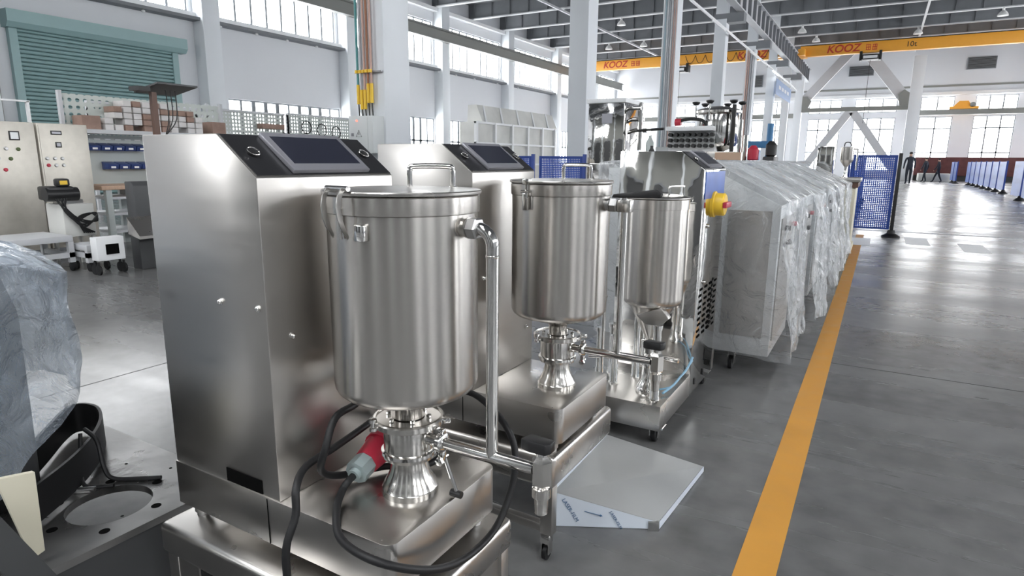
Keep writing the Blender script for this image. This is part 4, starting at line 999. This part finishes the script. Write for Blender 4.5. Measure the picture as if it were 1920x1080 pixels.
# low trolleys
def trolley(x0, x1, y0, y1, zt, label, m_='girderl'):
    t = thing('low_trolley', ((x0+x1)/2, (y0+y1)/2, 0), label, 'trolley')
    MB().box(x0, x1, y0, y1, zt-.06, zt, .004).build('deck', m_, t)
    for x in (x0, x1-.05):
        for y in (y0, y1-.05):
            MB().box(x, x+.05, y, y+.05, .09, zt-.06).build('leg', m_, t); MB().lathe([(.02, -.015), (.045, -.012), (.045, .012), (.02, .015)], (x+.025, y+.025, .045), 14, 'Y').build('wheel', 'rubber', t)
    for y in (y0, y1-.04): MB().box(x0, x1, y, y+.04, .14, .19).build('rail', m_, t)
    MB().box(x1-.04, x1, y0, y1, .14, .19).build('rail', m_, t)
trolley(-7.6, -7.0, 2.35, 3.17, .36, 'pale low steel trolley just behind the plastic wrapped machine')
trolley(-7.12, -6.8, 3.19, 3.40, .27, 'lower pale trolley below the black motor')
# workbench with pegboard
t = thing('workbench', (-8.6, 4.9, 0), 'grey workbench with wooden top and pegboard back', 'workbench')
MB().box(-8.9, -8.2, 4.1, 6.2, .74, .79, .004).build('worktop', 'wood', t)
for x in (-8.85, -8.27):
    for y in (4.15, 4.62, 6.1): MB().box(x, x+.06, y, y+.07, 0, .74).build('leg', 'greypaint', t)
for z in (.2, .42, .62): MB().box(-8.85, -8.25, 4.2, 6.1, z, z+.03).build('shelf', 'girderl', t)
MB().box(-8.93, -8.91, 4.1, 6.3, .79, 1.42).build('pegboard', 'greypaint', t)
MB().box(-8.95, -8.6, 4.1, 6.4, 1.43, 1.48).build('top_shelf', 'girderl', t)
for y in (4.08, 6.3): MB().box(-8.96, -8.90, y, y+.04, .79, 1.95).build('upright', 'girderl', t)
MB().box(-8.955, -8.95, 4.12, 6.3, 1.48, 1.92).build('upper_pegboard', 'peg', t)
b = MB()
for k in range(14): b.box(-8.909, -8.905, 4.3+k*.13, 4.38+k*.13, 1.36, 1.375)
b.build('slot_row', 'white', t)
# blue bins on the pegboard
bn = None
for r_, z in enumerate((1.22, .98)):
    for k in range(5):
        y = 4.36+k*.15+(.2 if r_ else 0)
        lab = 'dark blue bin in the upper row on the pegboard' if r_ == 0 else 'dark blue bin in the lower row on the pegboard'; gr = ('upper' if r_ == 0 else 'lower')+' row of blue bins'
        if bn is None:
            bn = thing('storage_bin', (-8.83, y, z), lab, 'bin', gr)
            MB().prism([(-8.905, z), (-8.77, z), (-8.745, z+.06), (-8.905, z+.10)], 'y', y-.068, y+.068, .003).build('bin_body', 'binblue', bn); MB().box(-8.757, -8.752, y-.03, y+.03, z+.015, z+.04).build('bin_label', 'white', bn)
        else:
            c = copy_tree(bn, (-8.83, y, z)); c['label'] = lab; c['group'] = gr
# cartons and goods on the top shelf
ct = None; random.seed(3)
for c in range(11):
    y = 4.52+c*.125; n = [2, 4, 5, 5, 5, 5, 5, 4, 5, 4, 3][c]
    for k in range(n):
        if random.random() < .1: continue
        m_ = 'paper' if random.random() < .72 else 'cardboard'
        o = MB().box(-8.90, -8.66, y-.052, y+.052, 1.4805+k*.078, 1.553+k*.078, .004).build('carton', m_)
        tag(o, 'small '+('white' if m_ == 'paper' else 'brown')+' carton in the piles on top of the pegboard bench', 'carton', ('white' if m_ == 'paper' else 'brown')+' cartons on the bench shelf')
tag(MB().box(-8.9, -8.66, 4.2, 4.42, 1.4805, 1.65, .004).build('carton', 'cardboard'), 'wide brown carton leftmost on the bench top shelf', 'carton')
tag(MB().box(-8.9, -8.66, 5.98, 6.2, 1.4805, 1.66, .004).build('carton', 'cardboard'), 'wide brown carton rightmost on the bench top shelf', 'carton')
# tray stand
t = thing('tray_stand', (-7.6, 4.5, 0), 'dark tilted tray on a brown post above the cartons', 'stand')
MB().box(-7.63, -7.57, 4.47, 4.53, 0, 1.90).build('post', 'creamdark', t)
MB().prism([(-7.85, 1.90), (-7.35, 1.98), (-7.35, 2.0), (-7.85, 1.92)], 'y', 4.42, 4.92).build('tray', 'darksteel', t)
MB().box(-7.7, -7.5, 4.28, 4.42, 1.90, 1.95).build('clamp', 'blackpaint', t); MB().box(-7.8, -7.4, 4.3, 4.7, 0, .02).build('base', 'darksteel', t)
for k in range(3): MB().tube([(-7.5, 4.6+k*.06, 1.93), (-7.52, 4.62+k*.05, 1.6), (-7.55, 4.58, 1.4)], .006, 6, 4).build('cable', 'blackpaint', t)
# dark tall box and small machine between bench and nearest machine
t = thing('machine_frame', (-6.75, 3.75, 0), 'dark grey upright housing left of the nearest machine', 'housing')
MB().prism([(-6.66, 0), (-6.5, 0), (-6.5, .86), (-6.55, .90), (-6.66, .90)], 'y', 3.55, 4.0, .01).build('housing', 'darksteel', t); MB().prism([(-6.5, .38), (-6.3, .34), (-6.3, .37), (-6.5, .55)], 'y', 3.45, 3.9).build('chute', 'deck', t)
t = thing('small_trolley', (-6.6, 3.27, 0), 'small white wheeled box on the floor left of the nearest machine', 'trolley')
MB().box(-6.62, -6.5, 3.14, 3.40, .14, .37, .006).build('body', 'white', t); MB().box(-6.499, -6.49, 3.22, 3.34, .20, .30).build('opening', 'dark', t)
for x in (-6.60, -6.53):
    for y in (3.15, 3.39): MB().lathe([(.02, -.012), (.05, -.01), (.05, .01), (.02, .012)], (x, y, .05), 14, 'Y').cyl((x, y, .05), (x, y, .125), .012, 8).build('wheel', 'rubber', t)
# pegboard racks farther back
for i, (y0, y1, zt) in enumerate(((6.9, 9.3, 2.2), (9.5, 11.8, 2.25), (11.9, 14.3, 2.28))):
    t = thing('pegboard_rack', (-14.2, (y0+y1)/2, 0), ['pale pegboard rack directly above the nearest machine cabinet', 'perforated rack in front of the low windows, middle one', 'perforated rack with hanging hoses left of the first column'][i], 'rack')
    MB().box(-14.02, -14.0, y0, y1, .9, zt).build('pegboard', 'peg', t); MB().box(-14.05, -13.95, y0, y1, zt, zt+.05).build('top_bar', 'girderl', t)
    for y in (y0, y1-.06): MB().box(-14.06, -14.0, y, y+.06, 0, zt).build('upright', 'girderl', t)
    MB().box(-14.3, -13.7, y0+.06, y1-.06, .85, .9).build('bench_shelf', 'wood', t)
    if i == 2:
        for k in range(3):
            cc = Vector((-13.93, 12.5+k*.55, 1.98-.05*k)); MB().tube([cc+Vector((0, .17*math.cos(a), .17*math.sin(a))) for a in [R(q*30) for q in range(12)]], .015, 6, closed=True).build('hanging_hose', 'blackpaint', t)
    if i == 1:
        MB().box(-13.95, -13.75, 10.9, 11.6, 1.88, 2.0).build('tool_tray', 'cardboard', t)
# stray folded ladder by rack
t = thing('leaning_frame', (-12.5, 8.6, 0), 'grey folding frame leaning behind the nearest machine cabinet', 'frame')
MB().strip([(-12.5, 8.2, 1.3), (-12.5, 8.55, 2.25)], (.05, 0, 0), .08).build('side_bar', 'girderl', t); MB().strip([(-12.5, 8.35, 1.3), (-12.5, 8.75, 2.15)], (.05, 0, 0), .05).build('side_bar', 'girderl', t)
MB().box(-12.55, -12.45, 8.1, 8.5, 0, 1.3).build('support', 'girderl', t)

# ================================================================ FLOOR: SHEET METAL PANEL
t = thing('sheet_metal_panel', (-.62, 1.95, 0), 'loose folded steel panel with film-covered edge lying on the floor', 'metal panel')
b = MB()
A, B_, C_, D_ = Vector((-.786, 1.622, .122)), Vector((-.489, 1.778, .028)), Vector((-.459, 2.235, .022)), Vector((-.855, 2.257, .046))
def quad_slab(b, a, c, d, e, th):
    n = (c-a).cross(e-a).normalized()*th; top = [b.bm.verts.new(v) for v in (a, c, d, e)]; bot = [b.bm.verts.new(v-n) for v in (a, c, d, e)]
    fs = [b.bm.faces.new(top), b.bm.faces.new(bot[::-1])]+[b.bm.faces.new((top[i], top[(i+1) % 4], bot[(i+1) % 4], bot[i])) for i in range(4)]; bmesh.ops.recalc_face_normals(b.bm, faces=fs); return b
quad_slab(b, A, B_, C_, D_, .002).build('top_sheet', 'sheetsteel', t)
z_ = lambda v, z: Vector((v.x, v.y, z))
quad_slab(MB(), z_(A, .002), z_(B_, .002), B_, A, .0015).build('near_flange', 'film', t)
quad_slab(MB(), z_(B_, .002)+Vector((.003, 0, 0)), z_(C_, .002)+Vector((.003, 0, 0)), C_+Vector((.003, 0, 0)), B_+Vector((.003, 0, 0)), .0015).build('right_flange', 'film', t)
quad_slab(MB(), A, D_, D_+Vector((-.004, 0, .012)), A+Vector((-.004, 0, .022)), .0015).build('left_flange', 'film', t)
quad_slab(MB(), z_(C_, .002), z_(D_, .002), D_, C_, .0015).build('far_flange', 'film', t)
u = (B_-A); u.z = 0; u.normalize(); up = Vector((0, 0, 1)); nrm = Vector((u.y, -u.x, 0))
def ftext(s_, along, z, rot, size):
    p = A+u*along; p.z = z; p += nrm*.003; m_ = Matrix((u, up, nrm)).transposed().to_4x4(); m_.translation = p
    text_mesh(s_, size, .0002, m_ @ Matrix.Rotation(R(rot), 4, 'Z'), 'film_print', 'filmink', t)
ftext('LASER-FILM', .055, .060, -58, .018); ftext('LASER-FILM', .20, .030, -58, .014)
b = MB(); pa = A+u*.10+nrm*.003; pa.z = .058; pb = A+u*.15+nrm*.003; pb.z = .045; b.tube([pa, pb], .0012, 5); b.cyl(pb, pb+(pb-pa).normalized()*.008, .004, 8, .0003); b.build('film_arrow', 'filmink', t)
random.seed(11)
for k, (px_, py_) in enumerate(((-.72, 1.78), (-.74, 1.86), (-.69, 1.72), (-.62, 1.95), (-.78, 1.95))):
    P_ = []
    for q in range(14):
        xx = px_+random.uniform(-.028, .028); yy = py_+random.uniform(-.035, .035)
        nn = (B_-A).cross(D_-A); zz = A.z-((xx-A.x)*nn.x+(yy-A.y)*nn.y)/nn.z
        P_.append((xx, yy, zz+.0008))
    MB().tube(P_, .0007, 4, 3).build('marker_scribble', 'darksteel', t)
MB().box(B_.x-.03, B_.x+.004, B_.y-.016, B_.y-.003, 0, .03, .001, rot=('Z', R(27))).build('corner_bracket', 'cast', t)

# ================================================================ LOWER LEFT: PLATE AND WRAPPED MACHINE
t = thing('steel_plate_stand', (-2.0, .55, 0), 'heavy dark steel plate with a round hole, left of the nearest machine', 'steel plate')
zt = .30; x0, x1, y0, y1 = -2.7, -1.412, -.2, .957; hc = Vector((-1.572, .714)); hr = .094
small = [(-1.685, .774), (-1.577, .836), (-1.681, .648), (-1.569, .585), (-1.461, .645), (-1.466, .769)]
b = MB(); bm = b.bm
# top plate with hole: ring of quads from circle to square boundary
N_ = 48; top = []; bot = []
def bound(a):
    dx, dy = math.cos(a), math.sin(a); ts = []
    if dx > 1e-6: ts.append((x1-hc.x)/dx)
    if dx < -1e-6: ts.append((x0-hc.x)/dx)
    if dy > 1e-6: ts.append((y1-hc.y)/dy)
    if dy < -1e-6: ts.append((y0-hc.y)/dy)
    k = min(ts); return (hc.x+dx*k, hc.y+dy*k)
angs = sorted([2*math.pi*i/N_ for i in range(N_)]+[math.atan2(yy-hc.y, xx-hc.x) % (2*math.pi) for xx in (x0, x1) for yy in (y0, y1)])
inn = [(hc.x+hr*math.cos(a), hc.y+hr*math.sin(a)) for a in angs]; outr = [bound(a) for a in angs]; n = len(angs)
def ring(pts, z): return [bm.verts.new((p[0], p[1], z)) for p in pts]
it, ot, ib, ob = ring(inn, zt), ring(outr, zt), ring(inn, zt-.018), ring(outr, zt-.018)
for i in range(n):
    j = (i+1) % n
    bm.faces.new((it[i], it[j], ot[j], ot[i])); bm.faces.new((ib[i], ib[j], ob[j], ob[i])); bm.faces.new((it[i], it[j], ib[j], ib[i])); bm.faces.new((ot[i], ot[j], ob[j], ob[i]))
bmesh.ops.recalc_face_normals(bm, faces=bm.faces[:]); b.build('plate', 'platesteel', t)
b = MB()
for x, y in small: b.cyl((x, y, zt), (x, y, zt+.0006), .0115, 18)
for x, y in ((-1.62, .90), (-1.55, .50), (-1.50, .88), (-1.75, .85), (-1.49, .70)): b.cyl((x, y, zt), (x, y, zt+.0005), .004, 10)
b.build('bolt_holes', 'dark', t)
MB().box(x1-.02, x1-.004, y0+.02, y1-.02, .02, zt-.019).build('side_frame', 'darksteel', t); MB().box(x0, x0+.05, y0+.02, y1-.02, 0, zt-.019).build('side_frame', 'darksteel', t)
for yy in (y0+.02, y1-.07): MB().box(x1-.075, x1-.022, yy, yy+.05, 0, zt-.019).build('leg', 'darksteel', t)
# wrapped machine standing on the plate
t = thing('wrapped_motor_unit', (-1.85, .62, .30), 'dark machine under blue-tinted plastic at the left edge', 'machine')
MB().prism([(-2.35, .36), (-1.68, .36), (-1.66, .80), (-1.76, .92), (-2.35, .92)], 'y', .27, .625, .015).build('housing', 'darksteel', t)
MB().box(-2.3, -1.75, .34, .58, .3005, .36).build('foot_block', 'blackplastic', t)
MB().cyl((-1.98, .34, .62), (-1.98, .30, .62), .13, 28).build('end_cover', 'container', t)
tag(MB().prism([(.462, .518), (.528, .505), (.524, .325), (.500, .318)], 'x', -1.465, -1.452, .001).build('bracket_plate', 'cream'), 'cream triangular bracket plate hanging below the plastic', 'bracket')
# belt loop
t = thing('rubber_belt', (-1.9, .8, .30), 'wide black rubber belt loop beside the plastic wrapped machine', 'belt')
loop = [(-1.60, .56), (-1.70, .70), (-1.80, .80), (-1.90, .87), (-1.99, .905), (-2.05, .90), (-2.07, .87), (-2.03, .82), (-1.95, .75), (-1.85, .66), (-1.75, .56)]
b = MB()
import itertools
pts = []; m_ = len(loop)
for i in range(m_-1):
    p0, p1, p2, p3 = [Vector((*loop[max(0, min(m_-1, i+k))], .355)) for k in (-1, 0, 1, 2)]
    for k in range(5):
        tt = k/5; pts.append(.5*((2*p1)+(-p0+p2)*tt+(2*p0-5*p1+4*p2-p3)*tt*tt+(-p0+3*p1-3*p2+p3)*tt**3))
b.strip(pts, (0, 0, .09), .008); b.build('belt_band', 'rubber', t)
MB().box(-1.98, -1.62, .60, .615, .3005, .312, .002, rot=('Z', R(42))).build('guide_bar', 'cast', t)
tag(MB().tube([(-1.80, .78, .42), (-1.74, .78, .40), (-1.70, .77, .34), (-1.68, .78, .308), (-1.62, .82, .306), (-1.58, .85, .306)], .006, 8, 5).tube([(-1.78, .76, .42), (-1.75, .74, .36), (-1.70, .72, .31), (-1.64, .76, .308)], .005, 8, 5).build('loose_cable', 'rubber'), 'short black cables with lug lying on the dark plate', 'cable')
# plastic film over it
hem = lambda x, y: .43+max(0, y-.50)*.95-max(0, .42-y)*.5
tag(sheet((-2.5, -1.60, .22, .685, .43, .97), 31, .035, .030, res=40, z_of=lambda x, y: .985-max(0, y-.50)*.32-max(0, x+1.75)*.25, hem=hem).build('plastic_sheet', 'plasticblue', ang=80), 'big translucent plastic sheet draped over the machine at the left edge', 'plastic sheet')
# dark angle bar at the very corner
tag(MB().prism([(.30, .63), (.345, .66), (.50, .30), (.455, .28)], 'x', -1.31, -1.27).build('angle_bar', 'darksteel'), 'dark grey sloping steel bar in the bottom left corner', 'steel bar')
